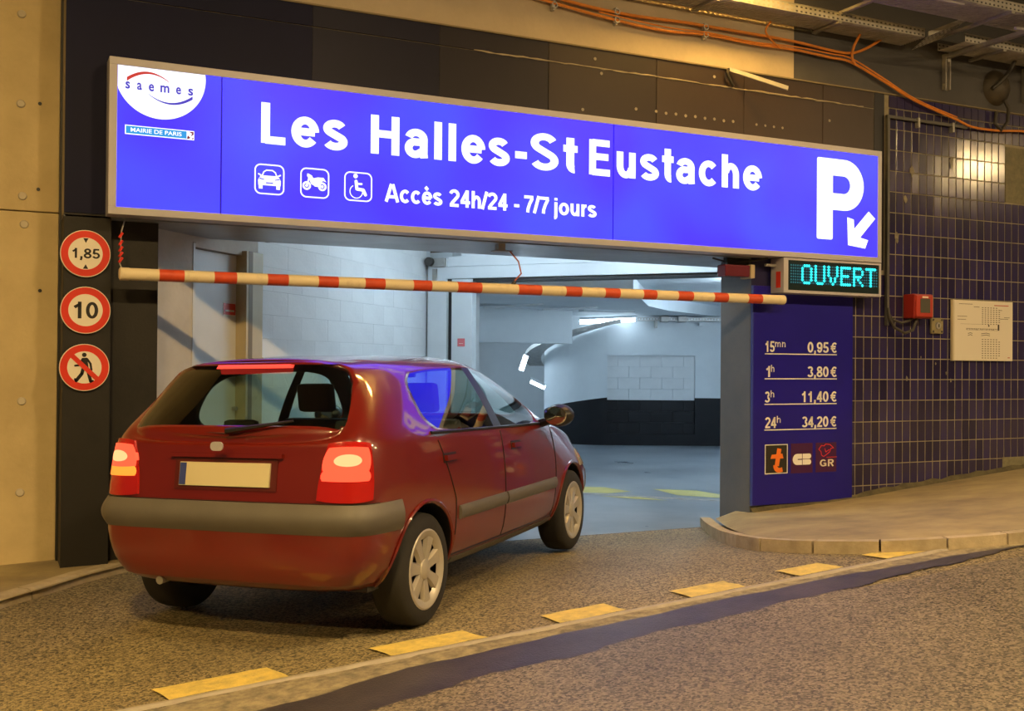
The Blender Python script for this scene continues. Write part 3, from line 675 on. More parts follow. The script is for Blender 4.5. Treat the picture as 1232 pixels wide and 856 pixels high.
# measured stripe edges (x along the facade)
edges = [.766,1.001,1.159,1.352,1.5,1.707,1.85,2.06,2.203,2.397,2.546,2.761,2.903,3.107,3.302,3.606,3.804,4.014,4.155,4.365,4.503,4.721,4.848,5.057,5.205,5.414,5.558,5.766,5.915,6.158]
for i, (a, b) in enumerate(zip(edges, edges[1:])):
    pa = A_+dr*(a-A_.x); pb_ = A_+dr*(b-A_.x)
    S(MB().tube([pa, pb_], .040, 20).build('red_stripe' if i % 2 else 'cream_stripe', m_barred if i % 2 else m_cream, hb, smooth=True))
S(MB().lathe([(.001,.012),(.030,.012),(.042,.004),(.042,-.05)], B_, dr, 20).build('end_cap', m_cream, hb, smooth=True))
S(MB().lathe([(.001,.012),(.030,.012),(.042,.004),(.042,-.05)], A_, -dr, 20).build('end_cap', m_cream, hb, smooth=True))
S(MB().tube([(.772,7.35,2.0),(.760,7.36,2.03),(.765,7.38,2.12),(.775,7.42,2.25),(.80,7.45,2.335)], .005, 6).build('hanging_wire', m_steel, hb, smooth=True))
for k, z in enumerate((2.04,2.075,2.11,2.15,2.20)):
    S(MB().tube([(.755,7.345,z),(.775,7.36,z+.03)], .009, 6).build('red_tie', m_red, hb, smooth=True))
S(MB().tube([(3.640,7.55,2.28),(3.69,7.50,2.20),(3.675,7.42,2.10),(3.60,7.37,2.04),(3.575,7.35,2.012)], .006, 6).build('hanging_cord', mat('orange_cord', (0.55,0.12,0.03), .6), hb, smooth=True))
S(MB().tube([(3.56,7.35,1.995),(3.59,7.35,2.03)], .014, 8).build('knot', m_cable, hb, smooth=True))
S(MB().tube([(5.60,7.6,2.33),(5.75,7.55,2.29),(5.92,7.5,2.31),(6.05,7.42,2.335)], .008, 6).build('loose_cable', m_cable, hb, smooth=True))

# red lamp at the top of the pier
rl = thing('red_lamp', 'dark red box lamp under the sign at top of the grey pier', 'lamp', (5.77, 7.62, 2.14))
S(MB().box(5.60, 5.86, 7.42, 7.54, 2.165, 2.265).build('lens', mat('lamp_red', (0.13,0.012,0.03), 0.25), rl, bevel=.012))
S(MB().box(5.86, 5.905, 7.41, 7.56, 2.155, 2.272).build('end_housing', mat('lamp_beige', (0.50,0.40,0.25), .5), rl, bevel=.008))
S(MB().box(5.70, 5.93, 7.53, 7.58, 2.20, 2.336).build('mount', m_black, rl))

# ================================================================== THINGS ON THE TILED WALL
# red alarm box
cb = thing('alarm_box', 'small red box with glass window on the tiled wall', 'box', (7.84, 7.42, 1.87))
S(MB().box(7.70, 7.94, 7.36, 7.4925, 1.86, 2.085).build('case', mat('alarm_red', (0.26,0.018,0.012), .4), cb, bevel=.012))
S(MB().box(7.715, 7.925, 7.345, 7.362, 1.872, 2.072).build('front_frame', mat('alarm_red2', (0.42,0.035,0.018), .4), cb, bevel=.008))
S(MB().box(7.765, 7.885, 7.340, 7.347, 1.910, 2.042).build('window', mat('alarm_glass', (0.10,0.10,0.085), .12), cb, bevel=.002))
S(MB().box(7.79, 7.86, 7.340, 7.346, 2.048, 2.062).build('name_strip', m_signw, cb))
# small key switch
ks = thing('key_switch', 'small grey-yellow key switch plate on the tiled wall', 'switch', (8.115, 7.47, 1.72))
S(MB().box(8.04, 8.19, 7.465, 7.4925, 1.725, 1.875).build('plate', mat('switch_plate', (0.30,0.26,0.14), .5, var=.3, vscale=20), ks, bevel=.008))
S(MB().lathe([(.001,.016),(.030,.016),(.034,.008),(.036,0)], (8.115,7.466,1.80), (0,-1,0), 24).build('lock_barrel', m_steel, ks, smooth=True)); S(MB().box(8.110,8.120,7.446,7.451,1.785,1.815).build('key_slot', m_black, ks))
for dx in (-.055,.055):
    for dz in (-.055,.055): S(MB().lathe([(.001,.004),(.010,.004),(.011,0)], (8.115+dx,7.4655,1.80+dz), (0,-1,0), 10).build('screw', m_black, ks))
# plan on a board
pl_ = thing('plan_board', 'white board with printed plan drawing fixed to the tiled wall', 'notice', (8.73, 7.48, 1.47))
S(MB().box(8.318, 9.140, 7.468, 7.4925, 1.472, 2.056).build('board', mat('plan_white', (0.72,0.68,0.60), .35), pl_, bevel=.003))
S(MB().box(8.314, 8.335, 7.464, 7.4925, 1.470, 2.058).build('edge_strip', mat('plan_edge', (0.55,0.50,0.38), .5), pl_))
FQ = frame_at(7.4675); m_ink = mat('ink', (0.05,0.045,0.04), .8); m_ink2 = mat('ink_grey', (0.16,0.14,0.12), .8)
mk = MB()
for (ua, ub, za, zb, nx, nz) in ((8.72,8.95,1.83,1.99,7,9),(8.72,8.95,1.50,1.68,7,9)):
    for i in range(nx):
        for j in range(nz):
            if (i >= nx-1 and j in (0, nz-1)): continue
            u = ua+(ub-ua)*i/(nx-1); z = za+(zb-za)*j/(nz-1); mk.box(u-.009, u+.009, 7.4665, 7.468, z-.004, z+.004)
for i in range(22): mk.box(8.50+i*.0205, 8.51+i*.0205, 7.4665, 7.468, 1.775+random.uniform(-.004,.004), 1.787)
mk.box(8.42,8.70,7.4665,7.468,1.826,1.828); mk.box(8.50,8.93,7.4665,7.468,1.768,1.770)
tag(S(mk.build('plan_drawing', m_ink2, pl_)), kind='stuff')
mk = MB()
for u0, u1, z in ((8.52,8.58,1.735),(8.70,8.82,1.735)):
    for k in range(2): mk.stroke([(u0,z-.018*k),(u0+(u1-u0)*.6,z+.008-.018*k),(u1,z-.018*k)], .005, FQ, .001, False)
mk.box(8.93,8.95,7.4665,7.468,1.77,1.83); mk.disc((8.805,1.815),.010,FQ,.001,8)
tag(S(mk.build('bold_marks', m_ink, pl_)), kind='stuff')
mk = MB()
for u0, z, n in ((8.40,2.02,6),(8.48,2.02,8),(8.38,1.90,10),(8.38,1.87,9),(8.96,1.885,9),(9.02,1.90,6),(8.60,1.995,6),(8.94,1.97,4)):
    for k in range(n): mk.box(u0+k*.013, u0+k*.013+.009, 7.4665, 7.468, z-.003, z+.003)
tag(S(mk.build('small_print', m_ink2, pl_)), kind='stuff')
S(MB().box(8.88,9.08,7.4665,7.468,2.012,2.020).box(9.07,9.10,7.4665,7.468,1.50,1.508).build('red_print', mat('ink_red', (.45,.06,.05), .8), pl_))
# conduit around the sign end
cdt = thing('conduit', 'thin dark metal conduit running down the tiled wall beside the sign', 'pipe', (7.48, 7.47, 1.8))
m_cond = mat('conduit_paint', (0.09,0.09,0.085), .45, var=.3, vscale=8)
S(MB().box(7.462, 7.492, 7.455, 7.4890, 1.79, 3.73).build('vertical_run', m_cond, cdt, bevel=.004)); S(MB().box(7.462, 8.50, 7.46, 7.4890, 3.712, 3.742).build('top_run', m_cond, cdt, bevel=.004))
for u in (7.85, 8.30): S(MB().box(u-.012, u+.012, 7.45, 7.4925, 3.66, 3.75).build('clip', m_steel, cdt))
tag(MB().tube([(7.475,7.455,1.95),(7.475,7.44,1.86),(7.53,7.43,1.77),(7.65,7.42,1.72),(7.75,7.42,1.75),(7.80,7.42,1.86)], .014, 8).build('alarm_cable', m_cable, smooth=True), 'dark drooping cable under the red box, lower of two loops', 'cable')
tag(MB().tube([(7.475,7.45,1.90),(7.52,7.44,1.84),(7.62,7.43,1.815),(7.72,7.43,1.84),(7.76,7.43,1.865)], .012, 8).build('alarm_cable', m_cable, smooth=True), 'dark cable under the red box, tighter upper loop', 'cable')
# dome-shaped horn with its lead
dm = thing('wall_dome', 'dark round dome fitting on the grey beam above tiles', 'fixture', (8.92, 7.45, 4.0))
S(MB().lathe([(.001,.10),(.07,.092),(.13,.06),(.165,.02),(.175,-.005)], (8.92,7.49,4.165), (0,-1,0), 28).build('dome', mat('dome_brown', (0.075,0.062,0.045), .5, var=.3, vscale=6), dm, smooth=True))
S(MB().tube([(8.99,7.30,4.45),(8.95,7.36,4.30),(8.86,7.38,4.20),(8.76,7.40,4.12)], .020, 8).build('upper_lead', m_cable, dm, smooth=True)); S(MB().tube([(8.93,7.40,4.03),(8.99,7.40,3.95),(9.0,7.42,3.82),(8.93,7.44,3.74),(8.86,7.45,3.80),(8.87,7.44,3.92)], .018, 8).build('lower_lead', m_cable, dm, smooth=True))

# ================================================================== CABLES ON THE BEAM
def spline(pts, n=5):
    P = [Vector(p) for p in pts]; out = []
    for i in range(len(P)-1):
        p0, p1, p2, p3 = P[max(i-1,0)], P[i], P[i+1], P[min(i+2,len(P)-1)]
        for k in range(n):
            t = k/n; out.append(.5*((2*p1)+(p2-p0)*t+(2*p0-5*p1+4*p2-p3)*t*t+(3*p1-p0-3*p2+p3)*t**3))
    return out+[P[-1]]
yc = 7.45
up_c = [(2.6,yc,4.50),(3.4,yc,4.38),(3.95,yc,4.285),(4.36,yc,4.25),(4.75,yc,4.245),(5.2,yc,4.262),(5.42,yc,4.262),(5.9,yc,4.265),(6.35,yc,4.262),(6.75,yc,4.240),(7.0,yc,4.245),(7.2,yc,4.32),(7.38,yc-.05,4.44)]
lo_c = [(2.6,yc,4.42),(3.4,yc,4.30),(3.95,yc,4.235),(4.36,yc,4.195),(4.75,yc,4.170),(5.05,yc,4.165),(5.42,yc,4.190),(5.9,yc,4.180),(6.35,yc,4.190),(6.75,yc,4.175),(7.0,yc,4.165),(7.37,yc,4.05),(7.79,yc,3.905),(8.33,yc,3.785),(8.55,yc,3.735),(8.9,yc,3.735),(9.3,yc,3.765),(10,yc,3.75)]
lo2 = [(x, y-.012, z+.020+.01*math.sin(x*3)) for x, y, z in lo_c[3:14]]
tag(MB().tube(spline(up_c), .0125, 8).build('orange_cable', m_orange, smooth=True), 'upper orange cable sagging along the beige beam to the tray', 'cable')
tag(MB().tube(spline(lo_c), .0115, 8).build('orange_cable', m_orange, smooth=True), 'lower orange cable running down across the blue tiles', 'cable')
tag(MB().tube(spline(lo2), .007, 8).build('orange_cable', m_orange, smooth=True), 'thin orange cable strapped onto the lower cable', 'cable')
tag(MB().tube(spline([(7.03,7.36,4.40),(7.02,yc-.02,4.30),(7.00,yc-.02,4.20),(7.04,yc-.02,4.14)]), .012, 8).build('orange_cable', m_orange, smooth=True), 'short orange cable dropping from the tray end', 'cable')
tag(MB().tube(spline([(6.05,7.40,4.38),(6.02,yc-.02,4.30),(6.10,yc-.02,4.22),(6.18,yc-.02,4.18)]), .009, 8).build('orange_cable', m_orange, smooth=True), 'thin orange tail hanging over both cables below the tray', 'cable')
for k, u in enumerate((3.96, 4.53, 5.40)):
    zt = 4.25 if u > 4 else 4.28
    t = thing('cable_clamp', ('leftmost','middle','rightmost')[k]+' small metal clamp holding the orange cables on the beam', 'clamp', (u, 7.47, zt-.1), 'cable clamps on the beam')
    for dz in (0, -.065): S(MB().ring((u, zt+dz), .018, .026, (Vector((0,7.47,0)), X, Z, -Y_), .035, 12).build('ring', m_galv, t))
    S(MB().box(u-.009, u+.009, 7.45, 7.495, zt-.10, zt+.035).build('stem', m_galv, t))

# ================================================================== CABLE TRAYS
def perforated(mb, O, R, U, nx, ny, cw_, ch, hx, hy):
    """sheet with punched slots, nx by ny cells"""
    for i in range(nx):
        for j in range(ny):
            p = O+R*(i*cw_)+U*(j*ch); a, b = (cw_-hx)/2, (ch-hy)/2
            o = [p, p+R*cw_, p+R*cw_+U*ch, p+U*ch]; q = [p+R*a+U*b, p+R*(cw_-a)+U*b, p+R*(cw_-a)+U*(ch-b), p+R*a+U*(ch-b)]
            mb.add(o+q, [(0,1,5,4),(1,2,6,5),(2,3,7,6),(3,0,4,7)])
def tray(label, u0, u1, y0, y1, z, flange=.075, mtl=None, cell=.05, ribs=True, tilt=0.0):
    t = thing('cable_tray', label, 'cable tray', ((u0+u1)/2, (y0+y1)/2, z)); mtl = mtl or m_galv
    b = MB().box(u0, u1, y0, y1, z, z+.003)
    S(b.build('bottom_sheet', mtl, t))
    f = MB(); n = int((u1-u0)/cell); perforated(f, Vector((u0, y0, z)), X, Z, n, 2, (u1-u0)/n, flange/2, .022, .014); S(f.build('front_flange', mtl, t)); 
    f = MB(); perforated(f, Vector((u0, y1, z)), X, Z, n, 2, (u1-u0)/n, flange/2, .022, .014); S(f.build('rear_flange', mtl, t))
    S(MB().box(u0, u1, y0-.004, y0+.012, z+flange, z+flange+.004).build('flange_lip', mtl, t))
    if ribs:
        r = MB()
        for i in range(int((y1-y0)/.03)): r.box(u0, u1, y0+.012+i*.03, y0+.020+i*.03, z-.004, z)
        S(r.build('bottom_ribs', mtl, t))
    for i in range(max(1, int((u1-u0)/1.3))):
        u = u0+.5+i*1.3
        if u < u1: S(MB().box(u-.02, u+.02, y0-.02, 7.486, z-.028, z-.004).build('support_arm', m_steel, t))
    return t
tray('perforated galvanised cable tray running along the beam above the orange cables', 2.2, 7.62, 7.17, 7.46, 4.40)
tray('wide perforated cable tray in front, underside lit blue by the sign', 6.15, 12.0, 6.52, 6.90, 4.50)
tray('farther perforated cable tray on the dark beam above the dome', 8.05, 12.0, 7.10, 7.42, 4.40)
# tilted connector between the trays
ct = thing('tray_connector', 'short tilted perforated tray piece joining two cable trays', 'cable tray', (7.8, 7.2, 4.4))
f = MB(); perforated(f, Vector((7.62,7.10,4.42)), Vector((1,-.15,.42)).normalized(), Vector((.1,.9,-.3)).normalized(), 9, 6, .045, .045, .022, .022); S(f.build('punched_sheet', m_galv, ct))
S(MB().obox((7.80,7.08,4.50), Vector((.20,-.03,.085)), (0,.004,0), (0,0,.02)).build('side_rail', m_galv, ct))
for k, u in enumerate((8.225, 9.32)):
    t = thing('strut_channel', ('slotted steel strut hanging on the grey beam left of the dome','slotted steel strut hanging on the grey beam right of the dome')[k], 'bracket', (u, 7.47, 4.06), 'strut channels on the beam')
    S(MB().box(u-.035, u-.022, 7.45, 7.495, 4.06, 4.40).box(u+.022, u+.035, 7.45, 7.495, 4.06, 4.40).box(u-.022, u+.022, 7.485, 7.495, 4.06, 4.40).build('channel', m_steel, t)); S(MB().lathe([(.001,.012),(.018,.012),(.018,0)], (u,7.455,4.34), (0,-1,0), 6).build('bolt', m_galv, t))
    S(MB().box(u-.03, u+.03, 6.5, 7.45, 4.36, 4.395).build('arm', m_steel, t))
# slim bare tube fitting and rod on the front tray
tag(MB().tube([(7.35,6.50,4.46),(7.00,6.46,4.44)], .012, 8).build('thin_rod', m_alu, smooth=True), 'thin bright rod fixed under the blue-lit cable tray', 'rod')
tag(MB().tube([(7.95,6.48,4.34),(9.4,6.46,4.40)], .014, 8).build('thin_rod', m_alu, smooth=True), 'thin bright rod below the tray at the upper right edge', 'rod')
# bent strip left sticking out of the joint, with black lead
bs = thing('bent_strip', 'bent metal strip with black lead sticking out above the sign', 'fixture', (5.67, 7.49, 3.9))
S(MB().obox((5.885,7.355,3.855), Vector((.215,-.125,-.085)), Vector((0,.003,-.001)), (.004,0,.017)).build('strip', m_steel, bs)); S(MB().tube(spline([(5.67,7.485,3.94),(5.64,7.46,3.90),(5.66,7.46,3.85),(5.72,7.485,3.80)]), .012, 8).build('lead', m_cable, bs, smooth=True))

# ================================================================== TUNNEL SHELL AND ITS SODIUM LAMPS
m_ceil = mat('tunnel_ceiling_concrete', (0.16,0.145,0.12), 0.9, col2=(0.10,0.09,0.075), vscale=1.5, bump=.2)
struct(MB().box(-14, 24, -6.2, 8.3, 5.35, 5.6).build('ceiling', m_ceil), 'dark concrete ceiling of the road tunnel', 'ceiling')
struct(MB().box(-14, 24, -6.4, -6.0, -.5, 5.4).build('wall_opposite', mat('tunnel_wall', (0.30,0.27,0.22), .85, col2=(.2,.18,.15), vscale=1.0)), 'concrete wall on the far side of the road tunnel', 'wall')
m_sod = emit('sodium_lens', SODIUM, 1.0)
def sodium(u, y, z, name_label, strength, w_=.55, d_=.28, grp='sodium lamps of the tunnel', col=SODIUM):
    t = thing('tunnel_lamp', name_label, 'lamp', (u, y, z), grp)
    S(MB().box(u-w_/2-.04, u+w_/2+.04, y-d_/2-.04, y+d_/2+.04, z+.02, z+.16).build('housing', m_steel, t, bevel=.01))
    me = emit('sodium_lens_%d' % int(strength*10), col, strength)
    S(MB().box(u-w_/2, u+w_/2, y-d_/2, y+d_/2, z, z+.02).build('lens', me, t))
    S(MB().box(u-.02, u+.02, y-.02, y+.02, z+.16, 5.36).build('hanger', m_steel, t))
LAMPS = [(-5.0,1.6,'sodium lamp over the road far left of the entrance'),(-.9,1.6,'sodium lamp over the road just left of the entrance'),(3.2,1.6,'sodium lamp over the road opposite the entrance'),(7.3,1.6,'sodium lamp over the road opposite the price board'),(11.4,1.6,'sodium lamp over the road beyond the tiled wall'),(15.5,1.6,'sodium lamp over the road far right')]
for u, y, lb in LAMPS: sodium(u, y, 4.9, lb, 690 if u < 2 else 470, col=(1.0,.66,.25) if u < 2 else SODIUM)
sodium(5.55, 6.68, 4.86, 'sodium lamp close to the beam above the sign end', 190, .35, .2, col=(1.0,.56,.12))
# ================================================================== GARAGE BEHIND THE OPENING
gf = MB().grid([[(x, y, .021) for x in frange(.0, 16, 24)] for y in frange(7.625, 23, 24)]).build('floor_garage', m_gfloor)
struct(gf, 'grey painted garage floor beyond the entrance', 'floor')
gp, gd, gn = Vector((6.265,9.58,0)), Vector((.671,-.741,0)), Vector((.741,.671,0))
def G(s, off, z): return gp+gd*s+gn*off+Vector((0,0,z))
def gbox(s0, s1, o0, o1, z0, z1, mb=None):
    c = G((s0+s1)/2, (o0+o1)/2, (z0+z1)/2); return (mb or MB()).obox(c, gd*(s1-s0)/2, gn*(o1-o0)/2, Vector((0,0,(z1-z0)/2)))
gbox(-2.3, 1.4, -.03, .03, .0, .026).build('floor_rail', m_galv, gf)
MB().add([G(0,0,0)], [])
def quadz(pts, z, nm, m, parent):
    return MB().add([(x, y, z) for x, y in pts], [tuple(range(len(pts)))]).build(nm, m, parent)
quadz([(5.99,10.72),(6.285,10.516),(6.34,10.05),(6.02,10.02),(5.80,10.20)], .0235, 'yellow_mark', m_yellowf, gf)
quadz([(6.695,10.174),(7.062,9.853),(7.10,9.40),(6.90,9.20),(6.62,9.60)], .0235, 'yellow_mark', m_yellowf, gf)
quadz([(5.80,9.86),(6.15,9.60),(6.278,9.234),(6.02,9.50)], .0235, 'yellow_mark', m_yellowf, gf)

# left wall with service door, then painted blocks
J, K = Vector((1.05,7.88,0)), Vector((4.5,11.53,0)); e = (K-J).normalized(); en = Vector((e.y,-e.x,0))
def LW(s, off, z): return J+e*s+en*off+Vector((0,0,z))
def lbox(s0, s1, o0, o1, z0, z1, mb=None):
    return (mb or MB()).obox(LW((s0+s1)/2,(o0+o1)/2,(z0+z1)/2), e*(s1-s0)/2, en*(o1-o0)/2, Vector((0,0,(z1-z0)/2)))
lw = thing('wall_garage_left', 'white painted block wall with service door inside the garage', 'wall'); lw['kind'] = 'structure'
m_plas = mat('plaster_beige', (0.62,0.58,0.52), .8, col2=(.52,.48,.42), vscale=2, bump=.3, bscale=20)
lbox(-.05, .445, -.25, .0, -.05, 3.0).build('plaster_jamb', m_plas, lw)
lbox(.445, 1.36, -.25, .0, 2.29, 3.0).build('plaster_over_door', m_plas, lw)
lbox(1.36, 5.03, -.25, -.035, -.05, 3.0).build('core', m_white, lw)
bl = {}
for r in range(15):
    z0 = .0+r*.2; off = 0 if r % 2 else .25; s0 = 1.36-off
    while s0 < 5.0:
        a, b = max(s0, 1.36), min(s0+.5, 5.02)
        if b-a > .06:
            k = (round(b-a, 3))
            if k not in bl:
                m = MB().obox((0,0,0), e*((b-a)/2-.0004), en*.019, Vector((0,0,.1-.0004))); o = m.build('block', m_white2, lw, bevel=.0015); bl[k] = o.data
            else: o = link('block', bl[k], lw)
            o.location = LW((a+b)/2, -.019+random.uniform(-.0004,.0004), z0+.1)
        s0 += .5
dr_ = thing('door_1', 'pale grey service door with beige frame inside the garage', 'door'); dr_['kind'] = 'structure'
m_doorp = mat('door_grey_paint', (0.62,0.63,0.63), .45, var=.06, vscale=2)
m_doorf = mat('door_frame_beige', (0.50,0.42,0.26), .5, var=.1, vscale=3)
lbox(.45, 1.12, -.09, -.045, .02, 2.25).build('leaf', m_doorp, dr_, bevel=.003)
lbox(.445, .475, -.10, .005, .02, 2.285).build('frame', m_doorf if False else m_doorp, dr_); lbox(.475, 1.15, -.10, .005, 2.255, 2.29).build('frame', m_plas, dr_)
lbox(1.11, 1.36, -.10, .05, .02, 2.29).build('frame', m_doorf, dr_, bevel=.004); lbox(1.14, 1.20, .05, .052, .02, 2.29).build('frame_dark_side', mat('frame_dark', (.18,.14,.08), .6), dr_)  # darker side of the post put on as a flat dark strip
lbox(1.06, 1.09, -.045, -.005, 1.02, 1.05).build('handle', m_steel, dr_)
st = thing('door_sticker', 'small red notice stuck on the service door', 'notice', LW(1.0,-.04,1.77))
S(lbox(.93, 1.10, -.045, -.042, 1.775, 1.865).build('sheet', m_red, st)); S(lbox(.955, 1.08, -.042, -.0415, 1.80, 1.815).build('line', m_signw, st)); S(lbox(.93, 1.10, -.0425, -.0415, 1.768, 1.776).build('line', m_signw, st))
tag(lbox(1.47, 1.50, -.0, .03, 2.40, 2.48).build('wall_tag', mat('dark_red_tag', (.12,.01,.02), .5)), 'tiny dark red tag on white wall above the service door', 'tag')

# rolling gate: guide post, fixed leaf, shutter box
gt = thing('rolling_gate', 'pale rolling gate frame with shutter box and guide posts behind the opening', 'gate', G(-.5,0,.0))
m_pale = mat('gate_pale_paint', (0.66,0.71,0.74), .5, col2=(.60,.65,.69), vscale=2)
def Gs(o): return S(o)
Gs(gbox(-2.72, -2.64, -.05, .12, .02, 2.72).build('guide_rail', m_pale, gt, bevel=.004)); Gs(gbox(-2.60, -2.36, -.02, .10, .02, 2.60).build('post', m_pale, gt, bevel=.006)); Gs(gbox(-2.645, -2.60, .03, .08, .02, 2.6).build('guide_slot', m_galv, gt))
Gs(gbox(-2.36, -2.305, .03, .09, .02, 2.40).build('dark_gap', m_black, gt)); Gs(gbox(-2.30, -2.045, -.02, .10, .02, 2.36).build('fixed_leaf', m_pale, gt, bevel=.006))  # black strip stands in for the dark gap between post and leaf
Gs(gbox(-2.36, 1.5, -.03, .30, 2.365, 2.50).build('shutter_box', m_pale, gt, bevel=.006)); Gs(gbox(-2.36, 1.5, .0, .30, 2.505, 2.62).build('shutter_drum_cover', m_pale, gt, bevel=.006)); Gs(gbox(-2.36, 1.5, .0, .28, 2.332, 2.363).build('shutter_slot', m_black, gt)); Gs(gbox(-2.2, 1.5, .02, .24, 2.62, 2.93).build('upper_panel', m_white, gt))
Gs(gbox(-2.55, -2.37, -.06, .1, 2.50, 2.60).build('motor', m_steel, gt, bevel=.01)); Gs(MB().lathe([(.001,.03),(.05,.03),(.05,-.03),(.001,-.03)], G(-2.55,-.08,2.56), gn, 18).build('sprocket', m_cable, gt)); Gs(gbox(-2.53, -2.48, -.05, .0, 2.28, 2.48).build('chain_guard', m_steel, gt))
tg = thing('gate_sticker', 'small pink-red notice on the white gate leaf', 'notice', G(-2.17,-.03,1.63)); S(gbox(-2.22, -2.13, -.026, -.022, 1.60, 1.69).build('sheet', mat('pink_notice', (.62,.14,.16), .5), tg)); S(gbox(-2.20, -2.15, -.027, -.026, 1.63, 1.635).build('line', m_signw, tg))

# far curved wall with black dado and recessed block panel
Aw, Bw = Vector((9.638,16.08,0)), Vector((11.4,15.233,0)); wd_ = (Bw-Aw).normalized(); wn_ = Vector((wd_.y,-wd_.x,0))   # wn_ faces the entrance
if wn_.y > 0: wn_ = -wn_
def CW(s, off, z): return Aw+wd_*s+wn_*off+Vector((0,0,z))
def cbox(s0, s1, o0, o1, z0, z1, mb=None): return (mb or MB()).obox(CW((s0+s1)/2,(o0+o1)/2,(z0+z1)/2), wd_*(s1-s0)/2, wn_*(o1-o0)/2, Vector((0,0,(z1-z0)/2)))
cw2 = thing('wall_garage_far', 'far white curved wall with black lower band inside the garage', 'wall'); cw2['kind'] = 'structure'
ZB = .845
cbox(0, 1.52, -.40, -.09, 0, 2.75).build('core', m_white, cw2)
for z0, z1, mm in ((0,ZB,m_blackband),(ZB,2.75,m_white)):
    cbox(1.52, 4.4, -.4, 0, z0, z1).build('wall_bay', mm, cw2)
cbox(0, 1.52, -.09, 0, 1.575, 2.75).build('wall_head', m_white, cw2)
cbox(0, 1.52, -.09, 0, 0, .22).build('wall_foot', m_blackband, cw2)
bl2 = {}
for r in range(7):
    z0 = .22+r*.194; off = 0 if r % 2 else .19; s0 = -off
    while s0 < 1.5:
        a, b = max(s0,0), min(s0+.38,1.52)
        if b-a > .05:
            mm = m_blackband if z0+.1 < ZB else m_white2; k = (round(b-a,3), mm.name)
            if k not in bl2:
                o = MB().obox((0,0,0), wd_*((b-a)/2-.0015), wn_*.02, Vector((0,0,.097-.0015))).build('block', mm, cw2, bevel=.002); bl2[k] = o.data
            else: o = link('block', bl2[k], cw2)
            o.location = CW((a+b)/2, -.068+random.uniform(-.003,.003)+.010*(1-r/6), z0+.097)
        s0 += .38
R = 1.05; cc = Aw-wn_*0+Vector((.43,.90,0))*R
a0 = math.atan2(Aw.y-cc.y, Aw.x-cc.x); n = 26; upr, lowr = [], []
ztop = lambda t: ZB-.30*min(1,(t/.65))**1.15
for i in range(n+1):
    t = i/n; a = a0-math.radians(150)*t; p = Vector((cc.x+R*math.cos(a), cc.y+R*math.sin(a), 0)); zt = ztop(t)
    lowr.append([(p.x,p.y,-1.2),(p.x,p.y,zt)]); upr.append([(p.x,p.y,zt),(p.x,p.y,2.75)])
MB().grid(upr).build('rounded_end', m_white, cw2, smooth=True); MB().grid(lowr).build('rounded_end_dado', m_blackband, cw2, smooth=True)
# back and right walls, slabs
MB().obox((9.4,19.9,.9), Vector((4.6,-2.2,0)), Vector((.06,.14,0)), (0,0,2.2)).build('wall_garage_back', m_white)
struct(bpy.data.objects['wall_garage_back'], 'plain pale wall deep inside the garage', 'wall')
struct(MB().obox((6.6,15.4,1.2), Vector((1.62,3.9,0)), Vector((-.15,.06,0)), (0,0,1.6)).build('wall_garage_ramp', m_white), 'pale side wall of the ramp beyond the gate', 'wall')
struct(MB().obox((10.0,11.05,1.3), Vector((3.75,3.25,0)), Vector((.10,-.12,0)), (0,0,1.7)).build('wall_garage_right', m_white), 'pale side wall hidden behind the pier', 'wall')
gc = thing('ceiling_garage', 'pale garage ceiling with low concrete beams', 'ceiling'); gc['kind'] = 'structure'
MB().add([(.9,8.3,2.95),(7,8.3,2.95),(7.6,8.6,2.95),(4.4,12.0,2.95)], [(0,1,2,3)]).build('entrance_slab', m_white, gc)
gbox(-3.2, 2.0, .28, 12, 2.44, 2.7).build('ramp_slab', m_white, gc)
MB().prism([(4.97,11.48),(6.73,10.66),(8.6,13.2),(9.55,14.1),(13.6,16.6),(9.5,19.2),(7.5,18.0)], (Vector((0,0,2.262)), X, Y_, Z), .18).build('low_slab', m_white, gc)
MB().obox((6.80,14.12,1.96), Vector((.96,-.01,0)), Vector((0,.16,0)), (0,0,.245)).build('ramp_beam', m_white, gc, bevel=.01)
for c_, ax in (((6.1,12.6,2.16),Vector((.38,-.10,.03))),((7.1,12.9,2.17),Vector((.36,-.12,.02))),((7.9,13.2,2.17),Vector((.36,-.10,.0)))):
    MB().obox(c_, ax, Vector((-.01,.06,0)), (0,0,.012)).build('loose_trim_strip', m_pale, gc)
# fluorescent fittings
m_tube = emit('fluorescent_tube', TUBE, 16.0, base=(.8,.8,.8))
def fitting(p, q, label, strength=16.0, r=.035, dn=Vector((0,0,-1))):
    p, q = Vector(p), Vector(q); t = thing('fluorescent_lamp', label, 'lamp', (p+q)/2, 'fluorescent lamps in the garage')
    ax = (q-p)/2; sd = ax.normalized().cross(dn).normalized()
    S(MB().obox((p+q)/2-dn*.045, ax*1.03, sd*.05, dn*.02).build('housing', m_pale, t))
    S(MB().tube([p, q], r, 10).build('tube', emit('tube_%d' % int(strength), TUBE, strength, base=(.8,.8,.8)), t, smooth=True))
    return t
fitting(CW(-.50,.30,2.145), CW(.44,.30,2.19), 'lit fluorescent tube along the top of the far curved wall', 13, .045)
fitting((7.778,15.679,1.307), (7.848,15.643,1.55), 'short slanting lit tube on the ramp wall beyond the gate', 14, .04)
fitting((8.17,16.1,1.125), (8.36,15.96,1.02), 'lowest lit tube seen beside the rounded wall end', 14, .035)
fitting(G(-1.9,-1.35,2.86), G(-.7,-1.35,2.86), 'ceiling tube just inside the opening above the left wall', 51, .05)
fitting(G(-.2,-.75,2.86), G(.6,-.75,2.86), 'ceiling tube just inside the opening near the pier', 44, .05)
